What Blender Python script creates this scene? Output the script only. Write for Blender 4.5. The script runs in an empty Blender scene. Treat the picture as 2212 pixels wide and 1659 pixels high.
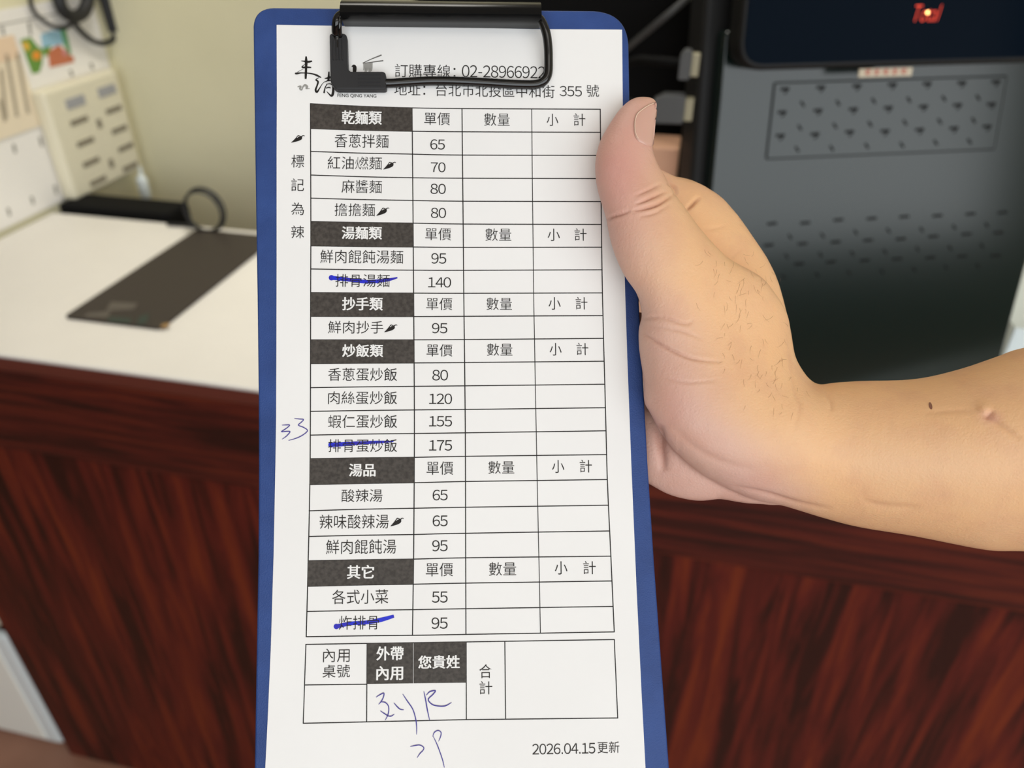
import bpy, bmesh, math, random
import numpy as np
from mathutils import Vector, Matrix
from mathutils.bvhtree import BVHTree
random.seed(7); rng = np.random.default_rng(7)
S = bpy.context.scene
COL = S.collection

# ---------------------------------------------------------------- camera
FPX, CX, CY = 1671.0, 1106.0, 829.5          # focal length in pixels of the 2212 x 1659 frame
PITCH = math.radians(33)
CAMZ = 1.5
cam = bpy.data.cameras.new('camera')
cam.sensor_width = 36.0
cam.lens = FPX / 2212 * 36.0
cam.clip_start = 0.01
cam.dof.use_dof = True
cam.dof.focus_distance = 0.223
cam.dof.aperture_fstop = 11.0
camo = bpy.data.objects.new('camera', cam); COL.objects.link(camo)
camo.location = (0, 0, CAMZ)
camo.rotation_euler = (math.pi/2 - PITCH, 0, 0)
S.camera = camo
S.view_settings.view_transform = 'Standard'
S.view_settings.look = 'None'
S.view_settings.gamma = 1
S.view_settings.use_curve_mapping = False
S.view_settings.exposure = 0.0

# ---------------------------------------------------------------- room frame (yawed against the camera)
YAW = math.radians(13)
E1 = np.array([math.cos(YAW), -math.sin(YAW), 0.0]); E2 = np.array([math.sin(YAW), math.cos(YAW), 0.0])
EZ = np.array([0, 0, 1.0])
def room(a, b, z=0.0): return E1*a + E2*b + EZ*z

# ---------------------------------------------------------------- world and lights
W = bpy.data.worlds.new('world'); S.world = W; W.use_nodes = True
W.node_tree.nodes['Background'].inputs[0].default_value = (0.75, 0.85, 1.0, 1)
W.node_tree.nodes['Background'].inputs[1].default_value = 0.35
def area(name, loc, target, sx, sy, power, color):
    l = bpy.data.lights.new(name, 'AREA'); l.shape = 'RECTANGLE'; l.size = sx; l.size_y = sy
    l.energy = power; l.color = color
    o = bpy.data.objects.new(name, l); COL.objects.link(o)
    o.location = Vector(loc)
    o.rotation_euler = (Vector(target) - Vector(loc)).to_track_quat('-Z', 'Y').to_euler()
    return o
# daylight of the open shop front behind the photographer, a ceiling fitting, and a light added for the background
area('shopfront_daylight', (1.45, -2.5, 1.70), (1.45, 0.0, 1.70), 4.8, 2.0, 97, (0.92, 0.97, 1.0))
area('unseen_ceiling_light', room(0.5, -0.9, 2.65), room(0.5, -0.9, 0), 1.2, 0.6, 4, (1.0, 0.94, 0.86))
area('unseen_ceiling_light', room(-0.40, 1.16, 2.65), room(-0.55, 1.14, 0), 0.9, 0.3, 6.4, (1.0, 0.96, 0.88)).data.spread = math.radians(85)  # unseen light added and narrowed to brighten only the background

# ---------------------------------------------------------------- pixel rays
RV = np.array([1.0, 0, 0]); UV = np.array([0, math.sin(PITCH), math.cos(PITCH)]); FV = np.array([0, math.cos(PITCH), -math.sin(PITCH)])
CAM = np.array([0, 0, CAMZ])
def ray(u, v): return RV*((u-CX)/FPX) - UV*((v-CY)/FPX) + FV
def at(u, v, d): return CAM + ray(u, v)*d                 # world point at depth d (metres)
def hit(u, v, n, d):
    r = ray(u, v); return CAM + r*((d - CAM @ n)/(r @ n))
def hr(u, v, axis, val):                                   # room coordinates of a pixel on a room plane
    q = hit(u, v, (E1, E2, EZ)[axis], val)
    return np.array([q @ E1, q @ E2, q[2]])

# order sheet frame: X along the rows, Y up the sheet, N out of it, origin at its top left corner (metres)
BX = np.array([39300, -32, -1671.0]); BX /= np.linalg.norm(BX)
BY = np.array([-271, 17310, -1671.0]); BY -= BX*(BX @ BY); BY /= np.linalg.norm(BY)
c2w = lambda q: RV*q[0] + UV*q[1] - FV*q[2]
BX, BY = c2w(BX), c2w(BY); BN = np.cross(BX, BY)
BO = at(598, 55, 0.23372)
def L(u, v, h=0.0):                                        # pixel -> sheet frame at height h
    r = ray(u, v); t = ((h + BO @ BN) - CAM @ BN)/(r @ BN); q = CAM + r*t - BO
    return (q @ BX, q @ BY)
def bdepth(u, v, h=0.0):
    r = ray(u, v); return ((h + BO @ BN) - CAM @ BN)/(r @ BN)
BM = Matrix([[BX[i], BY[i], BN[i], BO[i]] for i in range(3)] + [[0, 0, 0, 1]])

# ---------------------------------------------------------------- materials
def mat(name, col=(0.8, 0.8, 0.8), rough=0.5, spec=0.5, metal=0.0, **k):
    m = bpy.data.materials.new(name); m.use_nodes = True
    b = m.node_tree.nodes['Principled BSDF']
    b.inputs['Base Color'].default_value = (*col, 1); b.inputs['Roughness'].default_value = rough
    b.inputs['Metallic'].default_value = metal; b.inputs['Specular IOR Level'].default_value = spec
    if 'emit' in k:
        b.inputs['Emission Color'].default_value = (*k['emit'], 1); b.inputs['Emission Strength'].default_value = k['strength']
    if 'coat' in k: b.inputs['Coat Weight'].default_value = k['coat']; b.inputs['Coat Roughness'].default_value = k.get('coatr', 0.1)
    return m
def nt(m): return m.node_tree.nodes, m.node_tree.links, m.node_tree.nodes['Principled BSDF']
def noise_col(m, c0, c1, scale, detail=4, stretch=(1, 1, 1), lo=0.35, hi=0.65, rough=0.55):
    N, K, b = nt(m)
    tc = N.new('ShaderNodeTexCoord'); mp = N.new('ShaderNodeMapping'); mp.inputs['Scale'].default_value = stretch
    n = N.new('ShaderNodeTexNoise'); n.inputs['Scale'].default_value = scale; n.inputs['Detail'].default_value = detail; n.inputs['Roughness'].default_value = rough
    r = N.new('ShaderNodeValToRGB'); r.color_ramp.elements[0].position = lo; r.color_ramp.elements[1].position = hi
    r.color_ramp.elements[0].color = (*c0, 1); r.color_ramp.elements[1].color = (*c1, 1)
    K.new(tc.outputs['Object'], mp.inputs[0]); K.new(mp.outputs[0], n.inputs[0]); K.new(n.outputs[0], r.inputs[0]); K.new(r.outputs[0], b.inputs['Base Color'])
    return n, r
def bump(m, scale, strength, dist=0.0005, detail=3, kind='noise'):
    N, K, b = nt(m)
    tc = N.new('ShaderNodeTexCoord')
    n = N.new('ShaderNodeTexNoise' if kind == 'noise' else 'ShaderNodeTexVoronoi'); n.inputs['Scale'].default_value = scale
    if kind == 'noise': n.inputs['Detail'].default_value = detail
    bp = N.new('ShaderNodeBump'); bp.inputs['Strength'].default_value = strength; bp.inputs['Distance'].default_value = dist
    K.new(tc.outputs['Object'], n.inputs[0]); K.new(n.outputs[0], bp.inputs['Height']); K.new(bp.outputs[0], b.inputs['Normal'])
M = {}
M['wall'] = mat('cream_wall_paint', (0.66, 0.60, 0.40), 0.7); noise_col(M['wall'], (0.73, 0.685, 0.475), (0.78, 0.73, 0.515), 3)
M['wall2'] = mat('plain_wall_paint', (0.62, 0.58, 0.48), 0.8)
M['wall3'] = mat('dark_shop_wall', (0.10, 0.09, 0.08), 0.8)
M['ceiling'] = mat('ceiling_white', (0.75, 0.73, 0.68), 0.8)
M['floor'] = mat('terracotta_floor', (0.2, 0.1, 0.06), 0.5); noise_col(M['floor'], (0.32, 0.155, 0.10), (0.38, 0.19, 0.125), 9)
M['laminate'] = mat('cream_laminate', (0.80, 0.77, 0.72), 0.35); noise_col(M['laminate'], (0.735, 0.71, 0.665), (0.77, 0.745, 0.70), 5)
def wood(name, stretch, dark, mid, light, lo=0.40, hi=0.66):
    m = mat(name, rough=0.36, spec=0.28)
    n, r = noise_col(m, dark, light, 6.5, 6, stretch, lo, hi, 0.6)
    e = r.color_ramp.elements.new((lo+hi)/2); e.color = (*mid, 1)
    n.inputs['Distortion'].default_value = 0.6
    return m
M['wood_v'] = wood('mahogany_upright_grain', (6.5, 6.5, 0.45), (0.028, 0.007, 0.005), (0.100, 0.013, 0.009), (0.165, 0.026, 0.009))
M['wood_h'] = wood('mahogany_level_grain', (0.5, 9, 11), (0.028, 0.008, 0.006), (0.080, 0.013, 0.009), (0.125, 0.022, 0.010))
M['wood_lip'] = mat('mahogany_edge_strip', (0.125, 0.030, 0.020), 0.35)
M['paper'] = mat('white_paper', (0.90, 0.885, 0.87), 0.75, 0.2); noise_col(M['paper'], (0.885, 0.87, 0.855), (0.91, 0.895, 0.88), 18, 2)
M['ink'] = mat('black_printing_ink', (0.014, 0.011, 0.010), 0.6, 0.3)
M['block'] = mat('toner_block', (0.05, 0.042, 0.036), 0.6, 0.35); noise_col(M['block'], (0.040, 0.033, 0.028), (0.075, 0.064, 0.055), 900, 3)
M['white_ink'] = mat('paper_showing_through', (0.90, 0.885, 0.87), 0.7, 0.2)
M['grey_ink'] = mat('grey_printing_ink', (0.16, 0.15, 0.14), 0.6, 0.3)
M['pale_ink'] = mat('pale_grey_ink', (0.33, 0.32, 0.30), 0.6, 0.3)
M['pen'] = mat('violet_blue_ballpoint', (0.065, 0.050, 0.30), 0.5, 0.3)
M['marker'] = mat('blue_marker', (0.015, 0.022, 0.60), 0.5, 0.3)
n_, r_ = noise_col(M['marker'], (0.03, 0.02, 0.42), (0.012, 0.028, 0.66), 300, 2)
M['board'] = mat('blue_leatherette', (0.030, 0.075, 0.24), 0.5, 0.3); noise_col(M['board'], (0.022, 0.056, 0.205), (0.030, 0.074, 0.26), 60, 3); bump(M['board'], 2600, 0.45, 0.0003, 2)
M['clip'] = mat('gloss_black_steel', (0.006, 0.006, 0.006), 0.16, 0.13)
M['wire'] = mat('gloss_black_wire', (0.004, 0.004, 0.004), 0.10, 0.55)
M['rubber'] = mat('black_rubber', (0.028, 0.028, 0.030), 0.5, 0.3)
M['black'] = mat('black_plastic', (0.006, 0.006, 0.006), 0.5, 0.3)
M['void'] = mat('matt_black', (0.003, 0.003, 0.003), 0.8, 0.15)
M['darkbox'] = mat('charcoal_plastic', (0.012, 0.012, 0.012), 0.55, 0.3)
M['pos'] = mat('satin_grey_green_plastic', (0.004, 0.011, 0.0085), 0.16, 0.5)
M['slot'] = mat('slot_black', (0.004, 0.004, 0.004), 0.7, 0.2)
M['glass'] = mat('navy_display_glass', (0.0005, 0.004, 0.010), 0.14, 0.02)
M['led'] = mat('red_display_light', (0.3, 0.02, 0.01), 0.5, emit=(1.0, 0.055, 0.012), strength=0.95)
M['spark'] = mat('bright_indicator_light', (1, 0.5, 0.2), 0.5, emit=(1.0, 0.55, 0.18), strength=9.0)
M['sticker'] = mat('cream_sticker', (0.62, 0.54, 0.40), 0.6)
M['red'] = mat('red_print', (0.55, 0.10, 0.07), 0.6)
M['plug'] = mat('grey_connector', (0.085, 0.088, 0.088), 0.55)
M['plug2'] = mat('beige_connector_rim', (0.36, 0.33, 0.22), 0.5)
M['cable'] = mat('grey_cable', (0.055, 0.055, 0.055), 0.5)
M['cord'] = mat('black_cord', (0.010, 0.010, 0.012), 0.5)
M['carton'] = mat('tan_carton', (0.80, 0.45, 0.29), 0.7)
M['whitebox'] = mat('pale_blue_white_plastic', (0.78, 0.85, 0.86), 0.35)
M['whiteface'] = mat('warm_white_plastic', (0.92, 0.93, 0.86), 0.4)
M['strip'] = mat('ivory_plastic', (0.76, 0.71, 0.55), 0.4)
M['stripslot'] = mat('grey_brown_slot', (0.22, 0.19, 0.14), 0.6)
M['stripswitch'] = mat('grey_switch', (0.36, 0.36, 0.38), 0.5)
M['calendar'] = mat('calendar_paper', (0.86, 0.83, 0.79), 0.7)
M['calgrey'] = mat('calendar_grey_print', (0.25, 0.24, 0.21), 0.7)
M['note'] = mat('buff_note_paper', (0.82, 0.71, 0.54), 0.7)
M['notetop'] = mat('peach_note_band', (0.82, 0.62, 0.44), 0.7)
M['noteline'] = mat('note_grey_writing', (0.40, 0.34, 0.25), 0.7)
for nm, c in dict(leaf=(0.14, 0.30, 0.05), sun=(0.75, 0.45, 0.06), orange=(0.80, 0.30, 0.03), sky=(0.30, 0.52, 0.66), roof=(0.55, 0.17, 0.08), green=(0.10, 0.33, 0.12), pink=(0.62, 0.25, 0.25)).items():
    M[nm] = mat('print_'+nm, c, 0.7)
M['darkboard'] = mat('dark_grey_brown_board', (0.034, 0.026, 0.021), 0.55, 0.35)
M['label_a'] = mat('faded_grey_label', (0.085, 0.072, 0.060), 0.5)
M['label_b'] = mat('dark_green_label', (0.012, 0.030, 0.022), 0.5)
M['label_c'] = mat('ochre_label', (0.30, 0.17, 0.05), 0.5)
M['nail'] = mat('nail_keratin', (0.66, 0.39, 0.31), 0.26, 0.5)
N_, K_, b_ = nt(M['nail']); b_.inputs['Subsurface Weight'].default_value = 0.15; b_.inputs['Subsurface Scale'].default_value = 0.002; b_.inputs['Subsurface Radius'].default_value = (1, 0.4, 0.2)
M['nailrim'] = mat('pale_nail_edge', (0.80, 0.58, 0.44), 0.35)
M['hair'] = mat('fine_brown_hair', (0.22, 0.10, 0.05), 0.5)

# ---------------------------------------------------------------- mesh helpers
class MB:
    def __init__(s): s.v, s.f, s.mi, s.cur = [], [], [], 0
    def add(s, vs, fs):
        o = len(s.v); s.v += [tuple(float(c) for c in q) for q in vs]
        s.f += [tuple(o+i for i in f) for f in fs]; s.mi += [s.cur]*len(fs); return s
    def box(s, a, b):
        (x0, y0, z0), (x1, y1, z1) = a, b
        return s.add([(x0,y0,z0),(x1,y0,z0),(x1,y1,z0),(x0,y1,z0),(x0,y0,z1),(x1,y0,z1),(x1,y1,z1),(x0,y1,z1)],
                     [(0,3,2,1),(4,5,6,7),(0,1,5,4),(1,2,6,5),(2,3,7,6),(3,0,4,7)])
    def prism(s, poly, z0, z1):                       # closed solid from a 2D outline
        n = len(poly); A = sum(poly[i][0]*poly[(i+1)%n][1]-poly[(i+1)%n][0]*poly[i][1] for i in range(n))
        if A < 0: poly = poly[::-1]
        return s.add([(*q, z0) for q in poly] + [(*q, z1) for q in poly],
                     [tuple(range(n-1, -1, -1)), tuple(range(n, 2*n))] + [(i, (i+1)%n, n+(i+1)%n, n+i) for i in range(n)])
    def tube(s, pts, rad, seg=12, closed=False):
        pts = [np.array(q, float) for q in pts]; n = len(pts)
        rad = [rad]*n if np.isscalar(rad) else list(rad)
        up = None; rings = []
        for i in range(n):
            a = pts[(i-1) % n] if (closed or i > 0) else pts[i]; b = pts[(i+1) % n] if (closed or i < n-1) else pts[i]
            t = b-a; t /= (np.linalg.norm(t)+1e-12)
            if up is None:
                up = np.cross(t, [0.31, 0.17, 0.93]); up /= np.linalg.norm(up)
            up = up - t*(up @ t); up /= np.linalg.norm(up); w = np.cross(t, up)
            rings.append([pts[i] + rad[i]*(up*math.cos(2*math.pi*k/seg) + w*math.sin(2*math.pi*k/seg)) for k in range(seg)])
        vs = [q for r in rings for q in r]; fs = []
        for i in range(n if closed else n-1):
            j = (i+1) % n
            for k in range(seg): fs.append((i*seg+k, i*seg+(k+1)%seg, j*seg+(k+1)%seg, j*seg+k))
        if not closed: fs += [tuple(range(seg-1, -1, -1)), tuple((n-1)*seg+k for k in range(seg))]
        return s.add(vs, fs)
    def build(s, name, mats, parent=None, smooth=False, bevel=0, seg=3, xf=None):
        me = bpy.data.meshes.new(name); me.from_pydata(s.v, [], s.f)
        mats = mats if isinstance(mats, (list, tuple)) else [mats]
        for m in mats: me.materials.append(m)
        me.polygons.foreach_set('material_index', s.mi)
        bm = bmesh.new(); bm.from_mesh(me)
        if bevel:
            ed = [e for e in bm.edges if len(e.link_faces) == 2 and e.calc_face_angle() > 0.5]
            bmesh.ops.bevel(bm, geom=ed, offset=bevel, segments=seg, affect='EDGES', profile=0.5, clamp_overlap=True)
        if smooth or bevel:
            for f in bm.faces: f.smooth = True
            if bevel or smooth == 'auto':
                for e in bm.edges:
                    if len(e.link_faces) == 2 and e.calc_face_angle() > 0.7: e.smooth = False
        bm.normal_update(); bm.to_mesh(me); bm.free()
        o = bpy.data.objects.new(name, me); COL.objects.link(o)
        if bevel:
            wn = o.modifiers.new('weighted_normal', 'WEIGHTED_NORMAL'); wn.keep_sharp = True
        if parent: o.parent = parent
        return o
def tag(o, label=None, cat=None, group=None, kind=None):
    if label: o['label'] = label
    if cat: o['category'] = cat
    if group: o['group'] = group
    if kind: o['kind'] = kind
    return o
def thing(name, label, cat, loc, rot=None, matrix=None, group=None):
    o = bpy.data.objects.new(name, None); COL.objects.link(o); o.empty_display_size = 0.02
    if matrix is not None: o.matrix_world = matrix
    else:
        o.location = Vector(loc)
        if rot is not None: o.rotation_euler = (0, 0, rot)
    return tag(o, label, cat, group)
def rthing(name, label, cat, a, b, z, group=None): return thing(name, label, cat, room(a, b, z), -YAW, group=group)
def place(o, a, b, z): o.location = Vector(room(a, b, z)); o.rotation_euler = (0, 0, -YAW); return o
def spline(pts, n=6, closed=False):                   # Catmull-Rom
    P = [np.array(q, float) for q in pts]; out = []; m = len(P)
    for i in range(m if closed else m-1):
        p1, p2 = P[i], P[(i+1) % m]
        p0 = P[(i-1) % m] if (closed or i > 0) else p1; p3 = P[(i+2) % m] if (closed or i < m-2) else p2
        for k in range(n):
            t = k/n; out.append(0.5*((2*p1)+(-p0+p2)*t+(2*p0-5*p1+4*p2-p3)*t*t+(-p0+3*p1-3*p2+p3)*t**3))
    if not closed: out.append(P[-1])
    return out
def round_poly(pts, rs, n=8):                         # rounded polygon corners
    out = []; m = len(pts); rs = [rs]*m if np.isscalar(rs) else rs
    for i in range(m):
        p = np.array(pts[i], float); a = np.array(pts[i-1], float)-p; b = np.array(pts[(i+1) % m], float)-p
        la, lb = np.linalg.norm(a), np.linalg.norm(b); a /= la; b /= lb; r = rs[i]
        if r <= 0: out.append(tuple(p)); continue
        ang = math.acos(max(-1, min(1, a @ b))); t = min(r/math.tan(ang/2), la*0.49, lb*0.49)
        A, B = p+a*t, p+b*t
        for k in range(n+1):
            s = k/n; out.append(tuple((1-s)**2*A + 2*s*(1-s)*p*0.9 + 2*s*(1-s)*0.1*(A+B)/2 + s*s*B))
    return out

# ================================================================ SETTING
FRONT, BACK, LEFT, RIGHT = -3.6, 1.39, -1.116, 5.2
def struct(name, a, b, m):
    ctr = [(a[i]+b[i])/2 for i in range(3)]
    o = MB().box([a[i]-ctr[i] for i in range(3)], [b[i]-ctr[i] for i in range(3)]).build(name, m)
    place(o, *ctr); o['kind'] = 'structure'; return o
struct('floor', (-3.2, FRONT, -0.05), (RIGHT, BACK+0.1, 0.0), M['floor'])
struct('ceiling', (-3.2, FRONT, 2.7), (RIGHT, BACK+0.1, 2.75), M['ceiling'])
struct('wall_back', (-3.3, BACK, 0), (RIGHT, BACK+0.1, 2.7), M['wall'])
struct('wall_left', (LEFT-0.12, 0.94, 0), (LEFT, BACK, 2.7), M['wall'])
struct('wall_front', (-3.3, FRONT-0.1, 0), (RIGHT+0.1, FRONT, 2.7), M['wall3'])
struct('wall_right', (RIGHT, FRONT, 0), (RIGHT+0.1, BACK+0.1, 2.7), M['wall2'])
struct('wall_far_left', (-3.3, FRONT, 0), (-3.2, BACK, 2.7), M['wall2'])

# ================================================================ COUNTER
FE, BE, TOP = 0.678, 1.118, 1.0
CL, CR = -1.088, 1.7
wt = MB().box((CL-0.02, FE-0.006, -0.006), (CR, BE, 0.0)).build('worktop', M['laminate'], bevel=0.0025)
place(wt, 0, 0, TOP); tag(wt, 'long pale cream laminate worktop on the dark red wooden counter', 'worktop')
ct = rthing('service_counter', 'dark red mahogany counter with upright grain under the cream worktop', 'counter', 0, FE, 0)
MB().box((CL, 0.012, 0.0), (CR, BE-FE-0.02, 0.832)).build('front_panel', M['wood_v'], ct)
MB().box((CL, 0.0, 0.8325), (CR, BE-FE-0.02, 0.972)).build('rail', M['wood_h'], ct, bevel=0.006)
MB().box((CL, -0.005, 0.9725), (CR, BE-FE-0.02, 0.9935)).build('edge_strip', M['wood_lip'], ct, bevel=0.005)
MB().box((CL, 0.004, 0.845), (CR, 0.006, 0.849)).build('groove', M['void'], ct)

# black clipboard lying on the worktop
q = [hr(u, v, 2, TOP+0.004) for u, v in ((137, 683), (345, 710), (556, 561), (556, 497), (430, 490))]
c0 = hr(345, 600, 2, TOP)
cb = rthing('dark_board', 'dark grey-brown narrow board lying flat on the cream worktop', 'board', c0[0], c0[1], TOP)
dx, dy = q[1][0]-q[0][0], 0.325
poly = [(q[0][0]-c0[0], q[0][1]-c0[1]), (q[1][0]-c0[0], q[0][1]-c0[1]), (q[1][0]-c0[0], q[0][1]-c0[1]+dy), (q[0][0]-c0[0], q[0][1]-c0[1]+dy)]
MB().prism(round_poly(poly, 0.008), 0.0003, 0.004).build('panel', M['darkboard'], cb, bevel=0.0008, seg=2)
def flatpatch(pts, z0, z1, name, m, par, org):
    return MB().prism([(hr(u, v, 2, TOP+z1)[0]-org[0], hr(u, v, 2, TOP+z1)[1]-org[1]) for u, v in pts], z0, z1).build(name, m, par)
flatpatch([(240, 652), (298, 655), (288, 668), (228, 671)], 0.0041, 0.0045, 'label', M['label_a'], cb, c0)['label'] = 'faded grey printed patch'
flatpatch([(190, 676), (240, 672), (232, 686), (180, 684)], 0.0041, 0.0044, 'label', M['label_a'], cb, c0)['label'] = 'faded grey printed patch'
flatpatch([(236, 684), (286, 688), (280, 698), (232, 694)], 0.0041, 0.0044, 'label', M['label_b'], cb, c0)['label'] = 'dark green printed patch'
flatpatch([(300, 685), (322, 676), (316, 698), (294, 702)], 0.0041, 0.0044, 'label', M['label_b'], cb, c0)['label'] = 'dark green printed patch'
flatpatch([(350, 700), (368, 697), (362, 706), (346, 708)], 0.0041, 0.0044, 'label', M['label_c'], cb, c0)['label'] = 'ochre printed corner mark'

# black box behind the counter
q0, q1 = hr(398, 441, 2, 1.012), hr(300, 425, 2, 1.012)
bb = MB().box((-0.15, 0, 0), (q0[0]+0.955, q1[1]-1.128, 1.012)).build('black_box', M['void'], bevel=0.008)
place(bb, -0.955, 1.128, 0); tag(bb, 'tall matt black box in the gap between worktop and cream wall', 'box')

# coiled cable standing at the back of the worktop
c = hr(437, 440, 1, 1.095)
cc = rthing('coiled_cable', 'small ring of coiled dark cable standing at the worktop back by the cream wall', 'cable', c[0], 1.095, TOP)
m = MB(); R = 0.0335
for k, (dr, dyy) in enumerate(((0, 0), (0.0015, 0.004), (-0.0015, -0.004))):
    m.tube([((R+dr)*math.cos(t), dyy+0.003*math.sin(t+k), 0.0385+(R+dr)*1.06*math.sin(t)) for t in np.linspace(0, 2*math.pi, 40, endpoint=False)], 0.0020, 8, True)
m.build('loop', M['cord'], cc, True)
MB().tube(spline([(-0.018, 0.0, 0.009), (-0.03, 0.01, 0.004), (-0.06, 0.012, 0.0032), (-0.085, 0.010, 0.0032)], 6), 0.0028, 8).build('cable_tail', M['cord'], cc, True)

# white storage box on the floor left of the counter
fz = 0.70
q0, q1 = hr(22, 1371, 1, fz), hr(150, 1640, 1, fz)
sb = rthing('storage_box', 'white plastic box standing on the floor against the left end of the counter', 'box', -1.36, fz, 0)
xr = (q0[0]+q1[0])/2 + 1.36 - 0.004
MB().box((-0.30, 0.0, 0.0), (xr, 0.22, q0[2]-0.012)).build('body', M['whitebox'], sb, bevel=0.016, seg=4)
MB().box((-0.28, -0.003, 0.02), (xr-0.035, 0.004, q0[2]-0.03)).build('door', M['whiteface'], sb, bevel=0.002)
MB().box((-0.29, 0.012, q0[2]-0.0125), (xr-0.01, 0.21, q0[2]+0.012)).build('lid_gap', M['void'], sb)  # black filler painting the shade of the gap under the lid
MB().box((-0.30, 0.0, q0[2]+0.0125), (xr, 0.22, q0[2]+0.045)).build('lid', M['strip'], sb, bevel=0.008)

# ================================================================ LEFT WALL: calendar, note, socket strip, cords
WX = LEFT + 0.0015
def wallpoly(pts, off): return [(hr(u, v, 0, LEFT+off)[1], hr(u, v, 0, LEFT+off)[2]) for u, v in pts]
class WallMB(MB):                                      # outlines in (e2, z) extruded along e1
    def slab(s, poly, x0, x1, org):
        t = MB().prism([(q[0]-org[1], q[1]-org[2]) for q in poly], x0-org[0], x1-org[0])
        s.add([(z, a, b) for a, b, z in t.v], t.f); return s
org = (LEFT, 1.17, 1.01)
cal = rthing('wall_calendar', 'white wall calendar with a small colour picture behind the ivory socket panel', 'calendar', *org)
ztop = hr(30, 16, 0, LEFT+0.002)[2]
WallMB().slab([(0.945, 1.008), (1.372, 1.008), (1.372, ztop), (0.945, ztop)], LEFT+0.0005, LEFT+0.002, org).build('sheet', M['calendar'], cal)
WallMB().slab([(0.945, ztop-0.022), (1.372, ztop-0.022), (1.372, ztop-0.020), (0.945, ztop-0.020)], LEFT+0.002, LEFT+0.0023, org).build('heading_rule', M['calgrey'], cal)
for u, v, h in ((5, 67, 9), (63, 62, 14), (30, 321, 9), (87, 306, 10), (18, 458, 8), (69, 433, 8), (119, 410, 9), (197, 143, 6), (153, 158, 6)):
    WallMB().slab(wallpoly([(u-4, v-h), (u+2, v-h-1), (u+6, v+h), (u+1, v+h+1)], 0.0022), LEFT+0.002, LEFT+0.0023, org).build('printed_digit', M['calgrey'], cal)
pic = WallMB(); pm = ['leaf', 'sun', 'orange', 'sky', 'roof', 'green', 'pink']
def pp(i, pts, o2): pic.cur = i; pic.slab(wallpoly(pts, o2), LEFT+0.002, LEFT+o2, org)
pp(0, [(44, 86), (66, 80), (80, 98), (93, 108), (92, 135), (86, 156), (70, 160), (58, 128)], 0.0024)
pp(1, [(47, 95), (58, 88), (66, 103), (58, 112)], 0.0027); pp(2, [(68, 118), (78, 108), (89, 116), (86, 129), (74, 130)], 0.0027)
pp(3, [(88, 74), (112, 66), (134, 66), (138, 96), (92, 104)], 0.0024); pp(4, [(104, 112), (128, 96), (140, 110), (160, 124), (160, 134), (108, 146)], 0.0027)
pp(5, [(130, 62), (142, 62), (154, 115), (146, 120)], 0.0027); pp(0, [(92, 104), (110, 98), (108, 118), (96, 122)], 0.0025); pp(6, [(134, 108), (145, 106), (146, 120), (136, 121)], 0.0029)
pic.build('colour_picture', [M[k] for k in pm], cal)

nq = wallpoly([(0, 82), (36, 74), (88, 272), (0, 291)], 0.006)
e0, e1_ = 0.965, (nq[1][0]+nq[2][0])/2; zt, zb = nq[1][1], nq[2][1]
org = (LEFT, 1.05, zb)
no = rthing('pinned_note', 'buff paper note with vertical grey writing over the left edge of the wall calendar', 'note', *org)
WallMB().slab([(e0, zb), (e1_, zb), (e1_, zt), (e0, zt)], LEFT+0.0030, LEFT+0.0045, org).build('sheet', M['note'], no)
WallMB().slab([(e0, zt-0.035), (e1_, zt-0.035), (e1_, zt), (e0, zt)], LEFT+0.0045, LEFT+0.005, org).build('top_band', M['notetop'], no)
for (u0, v0, u1, v1) in ((15, 118, 38, 252), (38, 115, 62, 245), (3, 150, 14, 255), (0, 215, 12, 262)):
    WallMB().slab(wallpoly([(u0-4, v0), (u0+3, v0-1), (u1+3, v1), (u1-4, v1+1)], 0.005), LEFT+0.0045, LEFT+0.005, org).build('writing_column', M['noteline'], no)

SO = 0.032
sq = wallpoly([(86, 190), (250, 158), (314, 372), (164, 424)], SO)
ea, eb = (sq[0][0]+sq[3][0])/2, (sq[1][0]+sq[2][0])/2; za, zb2 = (sq[2][1]+sq[3][1])/2, (sq[0][1]+sq[1][1])/2
org = (LEFT, (ea+eb)/2, za)
ps = rthing('socket_panel', 'ivory plastic socket panel with two columns of slots on the left wall', 'power strip', *org)
WallMB().slab([(ea, za), (eb, za), (eb, zb2), (ea, zb2)], LEFT+0.003, LEFT+SO, org).build('casing', M['strip'], ps, bevel=0.008)
zk = 3.687
def slotat(x, y, w, h, name, m):
    u, v = x/zk, y/zk; cc_ = hr(u, v, 0, LEFT+SO)
    return WallMB().slab([(cc_[1]-w, cc_[2]-h), (cc_[1]+w, cc_[2]-h), (cc_[1]+w, cc_[2]+h), (cc_[1]-w, cc_[2]+h)], LEFT+SO-0.004, LEFT+SO+0.0012, org).build(name, m, ps)
for x, y in ((600, 812), (850, 722)): slotat(x, y, 0.024, 0.0085, 'switch', M['stripswitch'])
for x, y in ((630, 962), (680, 1130), (725, 1290), (780, 1440), (905, 872), (950, 1030), (1000, 1172), (1035, 1326)): slotat(x, y, 0.022, 0.0045, 'socket_slot', M['stripslot'])
for x, y in ((790, 985), (885, 1300)): slotat(x, y, 0.0055, 0.008, 'screw_hole', M['stripslot'])
c = hr(309, 400, 0, LEFT+0.03)
pl = rthing('white_plug', 'small white plug hanging under the lower right corner of the ivory socket panel', 'plug', *c)
MB().tube([(0, 0, -0.028), (0, 0, -0.022), (0, 0, 0.012), (0, 0, 0.02)], [0.008, 0.011, 0.011, 0.007], 14).build('plug_body', M['whitebox'], pl, True)
MB().tube(spline([(0, 0, 0.018), (0.0, 0.004, 0.03), (-0.004, 0.004, 0.045)], 5), 0.0035, 8).build('plug_cord', M['whitebox'], pl, True)

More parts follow.
